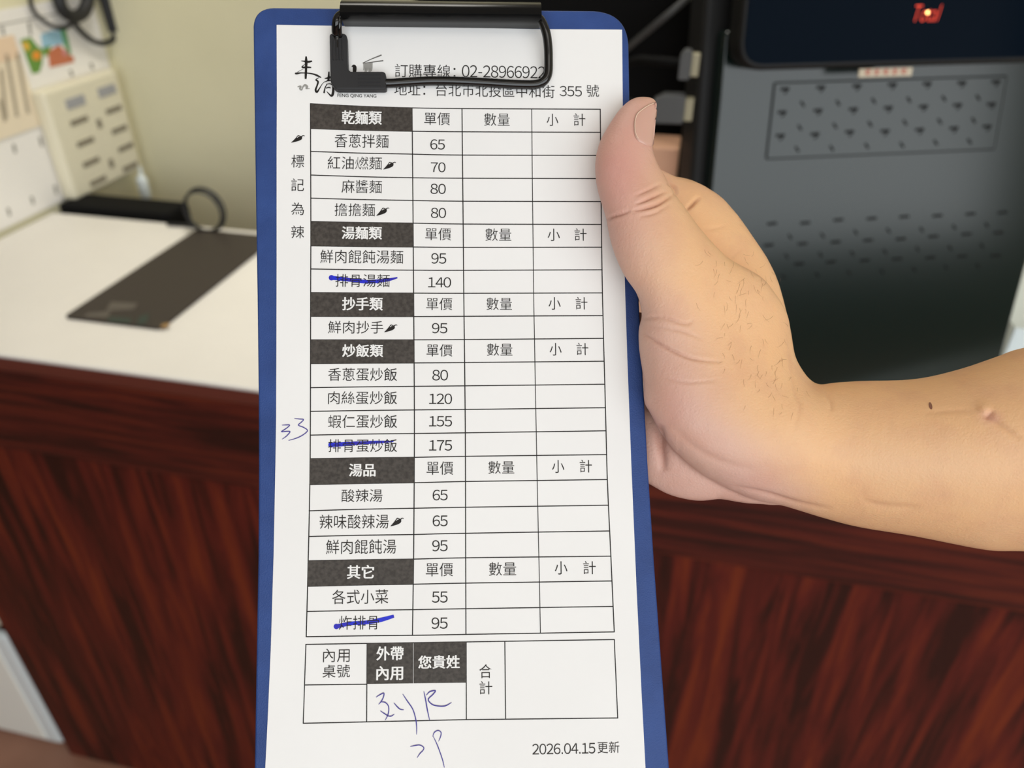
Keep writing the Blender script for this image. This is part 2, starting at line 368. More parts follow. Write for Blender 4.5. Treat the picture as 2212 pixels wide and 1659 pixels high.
c = hr(160, 20, 0, LEFT+0.02)
hc = rthing('hanging_cords', 'tangle of black cords looped over the top of the wall calendar', 'cord', *c)
def cordpts(pts, off): return [hr(u, v, 0, LEFT+off) - c for u, v in pts]
MB().tube(spline(cordpts([(150, -90), (90, -55), (66, -15), (72, 22), (95, 46), (122, 60), (148, 56), (158, 44)], 0.010), 6), 0.0036, 8).build('thin_loop', M['cord'], hc, True)
MB().tube(spline(cordpts([(160, -80), (128, -40), (128, 0), (140, 26), (160, 36), (180, 26), (190, 0), (186, -40), (166, -84)], 0.020), 6), 0.011, 10).build('thick_loop', M['cord'], hc, True)
MB().tube(spline(cordpts([(200, -90), (214, -40), (226, 0), (236, 36), (245, 68)], 0.016), 6), 0.0095, 10).build('strap', M['cord'], hc, True)
MB().tube(spline(cordpts([(245, 66), (246, 80), (238, 90), (222, 94), (204, 90), (186, 78), (168, 60), (158, 44)], 0.013), 6), 0.0050, 8).build('lower_loop', M['cord'], hc, True)

# ================================================================ CASH REGISTER (back of it) on the counter
py = math.radians(7.7); tilt = math.radians(8)
PX = np.array([math.cos(py), math.sin(py), 0.0])
nrm = np.array([PX[1], -PX[0], 0.0])
PNv = nrm*math.cos(tilt) + EZ*math.sin(tilt)                # panel leans back a little
PYv = np.cross(PNv, PX)
PO = hit(1800, 908, EZ, TOP) + EZ*0.0
PM = Matrix([[PX[i], PYv[i], PNv[i], PO[i]] for i in range(3)] + [[0, 0, 0, 1]])
def pp2(u, v, h=0.0):
    r = ray(u, v); t = (h + PO @ PNv - CAM @ PNv)/(r @ PNv); q = CAM + r*t - PO; return (q @ PX, q @ PYv)
pos = thing('cash_register', 'black and grey-green cash register seen from behind with red lit customer display', 'cash register', (0, 0, 0), matrix=PM)
xl, xr_ = pp2(1545, 300)[0], (pp2(2212, 590)[0]+pp2(2165, 770)[0])/2
yt = pp2(1800, 60)[1]; y0 = 0.012
MB().prism(round_poly([(xl, y0), (xr_, y0), (xr_, yt), (xl, yt)], 0.006), -0.020, 0.0).build('back_panel', M['pos'], pos, bevel=0.003)
MB().prism([(xl-0.012, y0+0.003), (xr_+0.0, y0+0.003), (xr_+0.0, yt+0.05), (xl-0.012, yt+0.05)], -0.062, -0.0205).build('housing', M['darkbox'], pos, bevel=0.006)
vq = [pp2(*k, 0.0015) for k in ((1675, 180), (2175, 165), (2148, 322), (1657, 343))]
m = MB()
def rim(qs, w, z0, z1, mm):
    for i in range(4):
        a, b = np.array(qs[i]), np.array(qs[(i+1) % 4]); d = b-a; d /= np.linalg.norm(d); nn = np.array([-d[1], d[0]])*w
        mm.prism([tuple(a-nn), tuple(b-nn), tuple(b+nn), tuple(a+nn)], z0, z1)
MB().prism(vq, 0.0002, 0.0015).build('vent_plate', M['pos'], pos, bevel=0.0006, seg=2)
rim(vq, 0.0009, 0.0, 0.0009, m); m.build('vent_seam', M['slot'], pos)
m = MB()
def dash(u, v, du, dv, w, h=0.002):
    a, b = np.array(pp2(u-du, v-dv, h)), np.array(pp2(u+du, v+dv, h)); d = b-a; d /= np.linalg.norm(d); nn = np.array([-d[1], d[0]])*w
    m.prism([tuple(a-nn), tuple(b-nn), tuple(b+nn), tuple(a+nn)], h-0.0019, h)
A = [[(903,488),(1100,478),(1298,470),(1492,463),(1683,458),(1873,453),(2060,447)], [(888,615),(1085,605),(1278,598),(1470,590),(1663,583),(1850,575),(2035,570)], [(878,743),(1068,735),(1258,722),(1452,718),(1642,710),(1830,702),(2012,692)]]
B = [[(1000,570),(1195,565),(1390,553),(1583,547),(1775,540),(1962,535)], [(985,700),(1178,690),(1370,680),(1562,672),(1752,665),(1938,660)], [(970,818),(1160,813),(1352,800),(1545,795),(1730,782),(1915,775)]]
for r in A:
    for x, y in r:
        u, v = 1340+x/2.537, y/2.537; dash(u, v, 9, -0.5, 0.0013); dash(u+2, v+7, 3.5, -3.5, 0.0007)
for r in B:
    for x, y in r: dash(1340+x/2.537, y/2.537, 3.5, 5.5, 0.0009)
m.build('vent_slots', M['slot'], pos)
m = MB()
A2 = [[(395,345),(635,340),(875,318),(1115,308),(1350,295),(1590,288),(1830,275),(2060,265)], [(370,500),(615,490),(855,478),(1090,465),(1325,455),(1560,437),(1800,420),(2030,410)], [(340,650),(590,635),(820,622),(1065,610),(1300,600),(1540,590),(1770,580),(2010,575)]]
B2 = [[(525,440),(760,430),(1000,408),(1235,395),(1475,388),(1710,370),(1945,355)], [(500,580),(745,570),(975,560),(1210,548),(1445,530),(1680,520),(1910,505)], [(480,730),(720,715),(950,700),(1190,690),(1420,675),(1650,660),(1880,650)]]
for r in A2:
    for x, y in r: dash(1550+x/3.3414, 380+y/3.3414, 10, -0.8, 0.0012, 0.0006)
for r in B2:
    for x, y in r: dash(1550+x/3.3414, 380+y/3.3414, 3, 4.5, 0.0009, 0.0006)
m.build('lower_vent_slots', M['slot'], pos)
# foot and neck of the register
PMi = PM.inverted(); foot = []
for zz in (0.0006, 0.0115):
    for a, b in ((xl+0.004, 0.004), (xr_-0.004, 0.004), (xr_-0.004, -0.10), (xl+0.004, -0.10)): foot.append(PMi @ Vector(PO + PX*a + nrm*b*-1*-1 + EZ*zz))
MB().add(foot, [(0, 1, 2, 3), (7, 6, 5, 4), (0, 4, 5, 1), (1, 5, 6, 2), (2, 6, 7, 3), (3, 7, 4, 0)]).build('foot', M['darkbox'], pos)
# customer display in front of the panel head
DH = 0.030
dl = pp2(1601, 60, DH)[0]; dyb = (pp2(1650, 149, DH)[1]+pp2(2150, 141, DH)[1])/2
dr_ = dl + 0.34; dyt = dyb + 0.16
MB().prism(round_poly([(dl, dyb), (dr_, dyb), (dr_, dyt), (dl, dyt)], 0.022), 0.003, DH).build('display_case', M['black'], pos, bevel=0.004)
gl = MB().prism(round_poly([(dl+0.004, dyb+0.005), (dr_-0.004, dyb+0.005), (dr_-0.004, dyt-0.005), (dl+0.004, dyt-0.005)], 0.018), DH, DH+0.0015).build('display_glass', M['glass'], pos)
def text_mesh(s, off=0.0, shear=0.0, font_off=0):
    c_ = bpy.data.curves.new('t', 'FONT'); c_.body = s; c_.offset = off; c_.shear = shear; c_.resolution_u = 5; c_.fill_mode = 'FRONT'
    o = bpy.data.objects.new('t', c_); COL.objects.link(o)
    dg = bpy.context.evaluated_depsgraph_get(); dg.update()
    me = bpy.data.meshes.new_from_object(o.evaluated_get(dg))
    vs = np.array([tuple(v.co) for v in me.vertices]); fs = [tuple(p.vertices) for p in me.polygons]
    bpy.data.objects.remove(o); bpy.data.curves.remove(c_); bpy.data.meshes.remove(me)
    return vs, fs
def fit(vs, x0, x1, y0, y1, z):
    mn, mx = vs.min(0), vs.max(0); out = np.empty_like(vs)
    out[:, 0] = x0 + (vs[:, 0]-mn[0])/(mx[0]-mn[0])*(x1-x0); out[:, 1] = y0 + (vs[:, 1]-mn[1])/(mx[1]-mn[1])*(y1-y0); out[:, 2] = z + vs[:, 2]*3e-6
    return out
gh = DH+0.002
vs, fs = text_mesh('Total', -0.012, 0.25)
a, b = pp2(1972, 47, gh), pp2(2036, 10, gh)
MB().add(fit(vs, a[0], b[0], a[1], b[1], gh), fs).build('lit_word', M['led'], pos)['label'] = 'glowing red word on the display'
a = pp2(2004, 27, gh+0.0006)
MB().add([(a[0]+r*math.cos(t), a[1]+r*math.sin(t), gh+0.0006) for t, r in [(k*math.pi/5, 0.0017 if k % 2 == 0 else 0.0007) for k in range(10)]], [tuple(range(10))]).build('indicator_light', M['spark'], pos)['label'] = 'bright yellow indicator light'
sq_ = [pp2(*k, DH+0.0006) for k in ((1857, 150), (1972, 145), (1972, 163), (1857, 168))]
sx0, sx1 = sq_[0][0], sq_[1][0]; sy0, sy1 = (sq_[2][1]+sq_[3][1])/2, (sq_[0][1]+sq_[1][1])/2
MB().prism([(sx0, sy0), (sx1, sy0), (sx1, sy1), (sx0, sy1)], DH-0.001, DH+0.0006).build('sticker', M['sticker'], pos)['label'] = 'cream sticker with red characters'
m = MB(); w = (sx1-sx0); hh = (sy1-sy0)
for k in range(5):
    x = sx0 + w*(0.16+0.17*k); y = (sy0+sy1)/2 + hh*0.08
    for (ax, ay, bx, by) in ((-.05, .25, .05, .25), (-.055, 0, .055, 0), (0, .3, 0, -.3), (-.045, -.25, .045, -.25) if k % 2 else (-.045, -.1, .045, -.3)):
        A_, B_ = np.array([x+ax*w, y+ay*hh]), np.array([x+bx*w, y+by*hh]); d = B_-A_; d /= np.linalg.norm(d); nn = np.array([-d[1], d[0]])*0.0004
        m.add([(*(A_-nn), DH+0.0009), (*(B_-nn), DH+0.0009), (*(B_+nn), DH+0.0009), (*(A_+nn), DH+0.0009)], [(0, 1, 2, 3)])
m.build('sticker_characters', M['red'], pos)

# big black machine behind the clipboard, connectors, cable, carton
mh0 = hr(905, 200, 1, 0.86); mh1 = hr(1520, 200, 1, 0.86)
mh = MB().box((mh0[0], 0.0, 0.0), (mh1[0], 0.16, 0.62)).build('machine_housing', M['void'], bevel=0.01)
place(mh, 0, 0.86, TOP); tag(mh, 'large matt black machine standing on the worktop between clipboard and cash register', 'machine')
def plug(name, u0, v0, u1, v1, ut, e2v, label, tail):
    p0, p1, pt = hr(u0, (v0+v1)/2, 1, e2v), hr(u1, (v0+v1)/2, 1, e2v), hr(ut, (v0+v1)/2, 1, e2v)
    h = abs(hr((u0+u1)/2, v0, 1, e2v)[2]-hr((u0+u1)/2, v1, 1, e2v)[2])/2
    o = rthing(name, label, 'connector', *p0, group='grey cable connectors plugged into the register')
    Lx = p1[0]-p0[0]
    MB().prism(round_poly([(0, -h), (Lx*0.25, -h), (Lx, -h), (Lx, h), (Lx*0.3, h), (0, h*0.6)], 0.003), 0, 0.014).build('plug_body', M['plug'], o, bevel=0.0015).rotation_euler = (math.pi/2, 0, 0)
    MB().box((Lx, -0.012, -h*0.78), (pt[0]-p0[0], -0.002, h*0.78)).build('plug_rim', M['plug2'], o, bevel=0.001)
    MB().tube(spline([np.array(q) for q in tail], 6), 0.004, 8).build('plug_cord', M['void'], o, True)
    return o
plug('cable_connector', 1412, 196, 1480, 258, 1498, 0.735, 'larger grey cable connector just right of the thumb tip', [(0.004, -0.007, 0), (-0.03, 0.0, 0.0), (-0.06, 0.03, -0.02), (-0.10, 0.055, -0.10)])
plug('cable_connector', 1469, 103, 1494, 166, 1511, 0.735, 'smaller grey cable connector above the thumb by the cash register', [(0.004, -0.007, 0), (-0.02, 0.0, 0.0), (-0.05, 0.03, -0.01), (-0.09, 0.055, -0.06)])
c = hr(1420, 50, 1, 0.82)
gc = MB().tube(spline([hr(u, v, 1, e)-c for u, v, e in ((1250, 190, 0.852), (1330, 125, 0.85), (1372, 90, 0.835), (1430, 42, 0.82), (1480, 0, 0.825), (1530, -45, 0.845), (1600, -140, 0.853))], 6), 0.0033, 10).build('grey_cable', M['cable'], None, True)
place(gc, *c); tag(gc, 'grey cable running diagonally across the black machine right of the clipboard', 'cable')
ca, cz = hr(1385, 322, 1, 0.79), hr(1467, 322, 1, 0.79)
cr = MB().box((ca[0], 0, 0), (cz[0], 0.05, cz[2]-TOP)).build('carton', M['carton'], bevel=0.002)
place(cr, 0, 0.79, TOP); tag(cr, 'small tan carton between the thumb and the cash register', 'carton')
# white paper stack right of the register
s0 = hr(2176, 700, 1, 0.90)
st = rthing('paper_stack', 'stack of white paper on a grey tray right of the cash register', 'paper', s0[0]+0.1, 0.90, TOP)
MB().box((-0.115, -0.02, 0.0), (0.12, 0.20, 0.012)).build('tray', M['stripswitch'], st, bevel=0.003)
MB().box((-0.095, -0.01, 0.0125), (0.11, 0.19, 0.07)).build('paper_pile', M['whitebox'], st, bevel=0.002)

# ================================================================ CLIPBOARD IN HAND
cbd = thing('clipboard', 'blue leatherette clipboard with black wire clip held up by the hand', 'clipboard', (0, 0, 0), matrix=BM)
lo = lambda u, v: L(u, v, 0.0)
bl = np.array(lo(545.5, 1659)); br = np.array(lo(1446, 1659))
dl_ = bl - np.array(lo(550, 1200)); dl_ /= np.linalg.norm(dl_); dr2 = br - np.array(lo(1414, 1222)); dr2 /= np.linalg.norm(dr2)
outline = [lo(545.5, 40), lo(547, 100), lo(549, 250), lo(551.5, 420), lo(555, 640), lo(557.5, 850), lo(558, 1010), lo(557, 1200), lo(553, 1420), lo(549, 1659)]
ext = 0.095
pl_ = [tuple(np.array(lo(549, 1659)) + np.array([-0.0004, -1])*ext)]; pr_ = [tuple(br + dr2*ext)]
top_l = lo(546, 15); top_r = lo(1357, 23)
poly = round_poly([top_l] + outline[1:] + pl_ + pr_ + [tuple(br), lo(1414, 1222), lo(1399.6, 1000), lo(1378, 600), lo(1361, 250), top_r],
                  [0.0105] + [0]*(len(outline)-1) + [0.012, 0.012] + [0]*5 + [0.0105], 10)
MB().prism(poly, -0.0032, 0.0).build('board', M['board'], cbd, bevel=0.0007, seg=3)
# clip bar: folded glossy channel
def barprof(u):
    return [L(u, 57, 0.0006) + (0.0006,), L(u, 47, 0.0045) + (0.0045,), L(u, 43, 0.0062) + (0.0062,), L(u, 34, 0.0082) + (0.0082,), L(u, 26, 0.0094) + (0.0094,), L(u, 14, 0.0092) + (0.0092,), L(u, 5, 0.0085) + (0.0085,), L(u, 0, 0.0068) + (0.0068,), L(u, -2, 0.003) + (0.003,), L(u, -2, 0.0004) + (0.0004,)]
prof0 = barprof(738); bx0 = L(738, 30, 0.006)[0]; bx1 = L(1168, 34, 0.006)[0]
prof = [(q[1], q[2]) for q in prof0]; sl = (lo(1168, 60)[1]-lo(738, 55)[1])*1.0
th = 0.0007; n = len(prof)
inner = []
cen = np.mean(prof, axis=0)
for q in prof: d = cen-np.array(q); inner.append(tuple(np.array(q)+d/np.linalg.norm(d)*th))
loop = prof + inner[::-1]; nl = len(loop)
m = MB(); m.add([(bx0, a, b) for a, b in loop] + [(bx1, a+sl, b) for a, b in loop],
    [(i, i+1, nl+i+1, nl+i) for i in range(nl-1)] + [(nl-1, 0, nl, 2*nl-1)] + [(i, nl-1-i, nl-2-i, i+1) for i in range(n-1)] + [(nl+i, nl+i+1, 2*nl-2-i, 2*nl-1-i) for i in range(n-1)])
o = m.build('clip_bar', M['clip'], cbd, 'auto')
bmx = bmesh.new(); bmx.from_mesh(o.data); bmesh.ops.recalc_face_normals(bmx, faces=bmx.faces[:]); bmx.to_mesh(o.data); bmx.free()
MB().prism([lo(745, 58), lo(1160, 64), lo(1160, 20), lo(745, 14)], 0.0002, 0.0022).build('clip_base', M['clip'], cbd, bevel=0.0004)
# wire
def W3(u, v, h): return (*L(u, v, h), h)
wire = [W3(760, 32, 0.0055), W3(740, 32, 0.0055), W3(731, 38, 0.0055), W3(727, 50, 0.0053), W3(726, 68, 0.0036), W3(729, 86, 0.0022), W3(731, 140, 0.0019), W3(737, 166, 0.0019), W3(752, 174, 0.0019), W3(790, 175, 0.0019), W3(836, 180, 0.0019), W3(880, 177.5, 0.0019), W3(930, 175, 0.0019), W3(980, 175.5, 0.0019), W3(1030, 177.5, 0.0019), W3(1080, 180.5, 0.0019), W3(1130, 183, 0.0019), W3(1160, 182, 0.0019), W3(1176, 174, 0.0023), W3(1184, 158, 0.0026), W3(1185, 130, 0.0032), W3(1184, 100, 0.0042), W3(1180, 72, 0.0051), W3(1172, 50, 0.0055), W3(1164, 40, 0.0055), W3(1150, 38, 0.0055)]
MB().tube(spline(wire, 5), 0.00135, 14).build('clip_wire', M['wire'], cbd, True)
wire2 = [W3(755, 26, 0.007), W3(741, 28, 0.0068), W3(735, 38, 0.0062), W3(733.5, 54, 0.0056), W3(734, 70, 0.0042), W3(736, 84, 0.0024)]
MB().tube(spline(wire2, 5), 0.0007, 10).build('clip_wire', M['wire'], cbd, True)
# rubber corner sleeve
hs = 0.0033
sl_poly = round_poly([L(711.5, 71.5, hs), L(749, 71.5, hs), L(751, 148, hs), L(757, 154, hs), L(833, 154, hs), L(834.5, 192, hs), L(724, 192, hs), L(713.5, 176, hs)], [0.0009, 0.0013, 0.0004, 0.0004, 0.0011, 0.0007, 0.0014, 0.0022], 5)
rs = MB().prism(sl_poly, 0.0006, hs).build('rubber_sleeve', M['rubber'], cbd, bevel=0.0005, seg=3)
m = MB(); hz = hs + 0.00012
def ridge(u0, v0, u1, v1, w=0.9):
    m.tube([W3(u0, v0, hs), W3(u1, v1, hs)], 0.00022, 6)
for k in range(4): ridge(719+6.5*k, 84, 720.5+6.5*k, 130)
for k in range(4): ridge(774, 162+8*k, 821, 161.5+8*k)
m.build('grip_ridge', M['rubber'], rs)

# ================================================================ ORDER SHEET on the clipboard
sh = thing('order_sheet', 'white printed menu order sheet clamped on the blue clipboard', 'menu', (0, 0, 0), matrix=BM)
lowL, lowR = np.array(lo(573, 1659)), np.array(lo(1394.4, 1659))
left_e = [(597.5, 53.6), (598, 200), (597.5, 330), (597.5, 560), (597, 760), (596.5, 900), (595, 1000), (591, 1200), (585, 1400), (578, 1560), (573, 1659)]
right_e = [(1394.4, 1659), (1386, 1500), (1375, 1270), (1363.6, 1000), (1355, 770), (1349.5, 600), (1347, 400), (1345.5, 250), (1343.8, 64)]
H0 = 0.00022
poly = [L(u, v, H0) for u, v in left_e] + [tuple(lowL + np.array([-0.0022, -0.080])), tuple(lowR + np.array([0.0018, -0.080]))] + [L(u, v, H0) for u, v in right_e] + [L(1168, 63, H0), L(960, 58.5, H0), L(740, 56, H0)]
MB().prism(poly, 0.00008, H0).build('sheet', M['paper'], sh)
HG, HB, HK, HT, HP = H0+0.00004, H0+0.00006, H0+0.00008, H0+0.00011, H0+0.00015
def ribbon(mb, pts, wd, h, smooth=0):
    P = [np.array(L(u, v, h)) for u, v in pts]; sc = bdepth(pts[0][0], pts[0][1], h)/FPX
    Wd = [wd]*len(P) if np.isscalar(wd) else list(wd)
    if smooth:
        Q = [np.array([*p, w_]) for p, w_ in zip(P, Wd)]; Q = spline(Q, smooth); P = [q[:2] for q in Q]; Wd = [q[2] for q in Q]
    vs = []; n = len(P)
    for i in range(n):
        d = P[min(i+1, n-1)]-P[max(i-1, 0)]; d = d/(np.linalg.norm(d)+1e-12); nn = np.array([-d[1], d[0]])*Wd[i]*sc/2
        vs += [(*(P[i]+nn), h), (*(P[i]-nn), h)]
    mb.add(vs, [(2*i, 2*i+1, 2*i+3, 2*i+2) for i in range(n-1)])
def blob(mb, u, v, r, h, n=14, sy=1.0):
    mb.add([(*L(u+r*math.cos(2*math.pi*k/n), v-r*sy*math.sin(2*math.pi*k/n), h), h) for k in range(n)], [tuple(range(n))])
def fillpx(mb, pts, h):
    q = [(*L(u, v, h), h) for u, v in pts]
    A = sum(q[i][0]*q[(i+1) % len(q)][1]-q[(i+1) % len(q)][0]*q[i][1] for i in range(len(q)))
    mb.add(q if A > 0 else q[::-1], [tuple(range(len(q)))])
grid = MB()
# columns
LEFTX = [(670.5, 224), (671.5, 480), (671, 640), (670, 990), (666.5, 1180), (661.5, 1376)]
C1 = [(890, 233), (892, 435), (893.5, 640), (895, 860), (895, 990), (893.5, 1200), (891, 1372.5)]
C2 = [(998, 234.5), (1000, 435), (1002, 640), (1004.5, 860), (1005.5, 990), (1006, 1200), (1006.5, 1370.5)]
C3 = [(1148.5, 235.4), (1150.5, 435), (1153, 640), (1157, 860), (1160.5, 1040), (1164, 1200), (1167.5, 1367.5)]
CRX = [(1296.7, 236), (1298.5, 435), (1301.5, 640), (1308, 885), (1312, 1036), (1319.5, 1200), (1326.9, 1365)]
def xat(colm, y):
    ys = [q[1] for q in colm]; return float(np.interp(y, ys, [q[0] for q in colm]))
for colm, wd in ((LEFTX, 2.2), (C1, 2.2), (C2, 2.2), (C3, 1.7), (CRX, 2.2)): ribbon(grid, colm, wd, HG, 4)
rows = [(224, 233, 234.5, 236), (277.5, 283.5, 284.7, 285.7), (327, 333, 335, 335.7), (378, 384, 385, 385.7), (428, 433, 434.7, 435.5), (478.5, 482, 484, 484.7), (531, 533.5, 534.5, 534),
        (581, 583.7, 584, 582.8), (632, 633.2, 633.6, 632.7), (683.3, 683.8, 683.3, 681.8), (734.2, 734.2, 733.5, 731), (785.4, 784, 783.2, 780.3), (837.6, 834.6, 833.5, 830), (888.8, 885.6, 884.5, 880.7), (940, 936.5, 935, 930.6),
        (991, 988, 985.8, 982), (1047, 1042.8, 1040.2, 1035.9), (1103.5, 1098, 1095.8, 1091.4), (1159, 1154.7, 1152, 1147), (1211.6, 1207.8, 1205, 1201.5), (1266.6, 1262, 1259.7, 1255), (1321, 1317, 1315, 1310), (1375.5, 1372.5, 1370.5, 1365)]
hdr = [0, 5, 8, 10, 15, 19]
for i, (a, b, c_, d) in enumerate(rows):
    pts = [(xat(LEFTX, a)-1, a), (780, a+(b-a)*0.62), (xat(C1, b), b), (xat(C2, c_), c_), (xat(CRX, d)+1, d)]
    ribbon(grid, pts, 2.2, HG, 4)
ribbon(grid, [(660.8, 1392), (1007, 1386.7), (1327.5, 1381.5)], 2.2, HG); ribbon(grid, [(654.5, 1562.5), (1007.4, 1554.6), (1335, 1551)], 2.2, HG)
for a, b in (((660.8, 1391), (655, 1563)), ((793, 1390), (792, 1559)), ((1007, 1387), (1007.4, 1555)), ((1090.5, 1386), (1092.3, 1553)), ((1327, 1381), (1334.4, 1552)), ((659, 1479.7), (793, 1478))): ribbon(grid, [a, b], 2.2, HG)
grid.build('table_grid', M['ink'], sh)
GLY = {}
def glyph(ch, off):
    if (ch, off) in GLY: return GLY[ch, off]
    if ch == '燃':                                     # two halves set side by side
        a, fa = glyph('火', off); b, fb = glyph('然', off); a, b = a.copy(), b.copy()
        a = fit(a, 0.03, 0.40, a[:, 1].min()+0.02, a[:, 1].max()-0.02, 0); b = fit(b, 0.36, 0.965, b[:, 1].min(), b[:, 1].max(), 0)
        GLY[ch, off] = (np.vstack([a, b]), fa + [tuple(i+len(a) for i in f) for f in fb]); return GLY[ch, off]
    ar = lambda v, f: sum(abs(sum(v[q[i]][0]*v[q[(i+1) % len(q)]][1]-v[q[(i+1) % len(q)]][0]*v[q[i]][1] for i in range(len(q))))/2 for q in f)
    v0, f0 = text_mesh(ch, 0.0)
    if off > 0:                                        # heavier weight from shifted copies
        vs, fs = [], []
        for dx, dy in ((0, 0), (off, 0), (-off, 0), (0, off*0.5), (0, -off*0.5), (off*.7, off*.4), (-off*.7, off*.4), (off*.7, -off*.4), (-off*.7, -off*.4)):
            o_ = sum(len(q) for q in vs); vs.append(v0 + [dx, dy, -len(vs)]); fs += [tuple(i+o_ for i in f) for f in f0]
        GLY[ch, off] = (np.vstack(vs), fs); return GLY[ch, off]
    a0 = ar(v0, f0); best = (v0, f0)
    for o_ in (off, off*0.75, off*0.5):
        if o_ == 0 or ch in '專飯': break
        v1, f1 = text_mesh(ch, o_); ra = ar(v1, f1)/a0; want = 1 + o_*31
        if abs(ra-want) < 0.09: best = (v1, f1); break
    GLY[ch, off] = best; return best
def word(s, off, shear=0.0):
    if all(c_ in '0123456789-.' for c_ in s):          # upright figures set proportionally
        vs, fs, n0, x = [], [], 0, 0.0
        for c_ in s:
            if c_.isdigit():
                v, f = glyph(chr(0xFF10+int(c_)), off); ad = 0.56; v = v + [x+ad/2-0.5, 0, 0]
            elif c_ == '.':
                v, f = np.array([(x+.08, 0, 0), (x+.18, 0, 0), (x+.18, .10, 0), (x+.08, .10, 0)]), [(0, 1, 2, 3)]; ad = 0.26
            else:
                v, f = np.array([(x+.05, .25, 0), (x+.33, .25, 0), (x+.33, .315, 0), (x+.05, .315, 0)]), [(0, 1, 2, 3)]; ad = 0.38
            vs.append(v); fs += [tuple(k+n0 for k in q) for q in f]; n0 += len(v); x += ad
        return np.vstack(vs), fs
    if all(ord(c_) < 128 for c_ in s): return text_mesh(s, off, shear)
    vs, fs, n0 = [], [], 0
    for i, ch in enumerate(s):
        v, f = glyph(ch, off); vs.append(v + [i*1.0, 0, 0]); fs += [tuple(k+n0 for k in q) for q in f]; n0 += len(v)
    return np.vstack(vs), fs
def text(s, bb, name, mt, par, off=0.0, h=None, shear=0.0):
    h = HT if h is None else h
    u0, v0, u1, v1 = bb; um, vm = (u0+u1)/2, (v0+v1)/2
    vs, fs = word(s, off, shear)
    return MB().add(fit(vs, L(u0, vm, h)[0], L(u1, vm, h)[0], L(um, v1, h)[1], L(um, v0, h)[1], h), fs).build(name, mt, par)
LT, BD, DG = -0.0055, 0.026, -0.003
heads = ['乾麵類', '湯麵類', '抄手類', '炒飯類', '湯品', '其它']
hb = [(738, 239, 825, 268.7), (738, 489, 825.4, 517), (738.7, 642, 827.2, 670.6), (739, 743.5, 828, 771.3), (753.7, 1001.5, 811.4, 1029.4), (749.4, 1220.5, 808, 1250.4)]
up = [(916.6, 243, 972, 270), (918.7, 492.5, 974.4, 519), (920.8, 643.5, 977, 670), (921.4, 743.5, 977.3, 770), (921.5, 997, 979, 1025.6), (920, 1216, 978.5, 1245)]
qt = [(1046, 244.5, 1101, 272), (1048.7, 493.3, 1104.4, 520.5), (1051, 643, 1106, 670), (1052, 742, 1107, 768.6), (1055, 995.8, 1111, 1023.5), (1056.3, 1214.6, 1115, 1243.6)]
s1 = [(1181, 245.8, 1206, 272), (1183, 494, 1209.4, 520.5), (1185, 642, 1211, 669), (1187.5, 741, 1213, 768), (1192.7, 994, 1219, 1021.6), (1198.5, 1212.6, 1225.6, 1241)]
s2 = [(1239, 245, 1264.6, 272), (1241, 493.3, 1267, 520), (1243.5, 641.6, 1269, 668.5), (1245.4, 740.6, 1271, 767), (1252.4, 993.3, 1278.7, 1020.7), (1260, 1212, 1287, 1240.4)]
for i, r in enumerate(hdr):
    a, b = rows[r], rows[r+1]; m = MB()
    pts = [(xat(LEFTX, a[0]), a[0]), (780, a[0]+(a[1]-a[0])*0.62), (xat(C1, a[1]), a[1]), (xat(C1, b[1]), b[1]), (780, b[0]+(b[1]-b[0])*0.62), (xat(LEFTX, b[0]), b[0])]
    fillpx(m, pts, HB); blk = m.build('heading_block', M['block'], sh)
    text(heads[i], hb[i], 'heading_text', M['white_ink'], blk, BD)
    text('單價', up[i], 'column_heading', M['ink'], sh, LT); text('數量', qt[i], 'column_heading', M['ink'], sh, LT)
    m = MB()
    for ch, bb_ in (('小', s1[i]), ('計', s2[i])):
        vs, fs = word(ch, LT); u0, v0, u1, v1 = bb_; um, vm = (u0+u1)/2, (v0+v1)/2
        m.add(fit(vs, L(u0, vm, HT)[0], L(u1, vm, HT)[0], L(um, v1, HT)[1], L(um, v0, HT)[1], HT), fs)
    m.build('column_heading', M['ink'], sh)
items = [('香蔥拌麵', (723, 290, 839.4, 319), '65', (929.6, 301, 961, 323)), ('紅油燃麵', (707.8, 338, 825, 366), '70', (930.8, 350.7, 962.4, 372)), ('麻醬麵', (738, 389, 825, 417), '80', (930, 397, 963, 419)),
    ('擔擔麵', (723, 439.4, 810, 467), '80', (931, 449, 963.6, 471)), ('鮮肉餛飩湯麵', (692, 540, 871, 569), '95', (932, 547, 964, 569.6)), ('排骨湯麵', (724.6, 592.3, 841.8, 619.7), '140', (924.8, 599, 974.4, 621)),
    ('鮮肉抄手', (709, 693.4, 828, 720.4), '95', (933.3, 698, 966.4, 720)), ('香蔥蛋炒飯', (709, 794.7, 857.7, 823), '80', (934, 799, 967.8, 822)), ('肉絲蛋炒飯', (709, 845, 857.7, 873.4), '120', (927, 850.3, 976.5, 873)),
    ('蝦仁蛋炒飯', (709, 896, 857.7, 924.6), '155', (927, 899, 976.5, 921.4)), ('排骨蛋炒飯', (709, 948.4, 857.7, 976.8), '175', (927, 951, 976.5, 973.6)), ('酸辣湯', (738, 1056.7, 826, 1084.3), '65', (934.7, 1058, 967, 1081)),
    ('辣味酸辣湯', (690.4, 1111.6, 839.7, 1142), '65', (934.7, 1113.4, 967, 1137)), ('鮮肉餛飩湯', (704.5, 1165.6, 855.7, 1196.5), '95', (933.7, 1167, 967, 1191)), ('各式小菜', (717.7, 1273.7, 838.7, 1304.6), '55', (933, 1278, 967, 1302)), ('炸排骨', (732.4, 1330, 818.5, 1360), '95', (932.4, 1334, 967, 1358.5))]
for nm, b1, pr, b2 in items:
    text(nm, b1, 'dish_name', M['ink'], sh, LT); text(pr, b2, 'price', M['ink'], sh, DG)
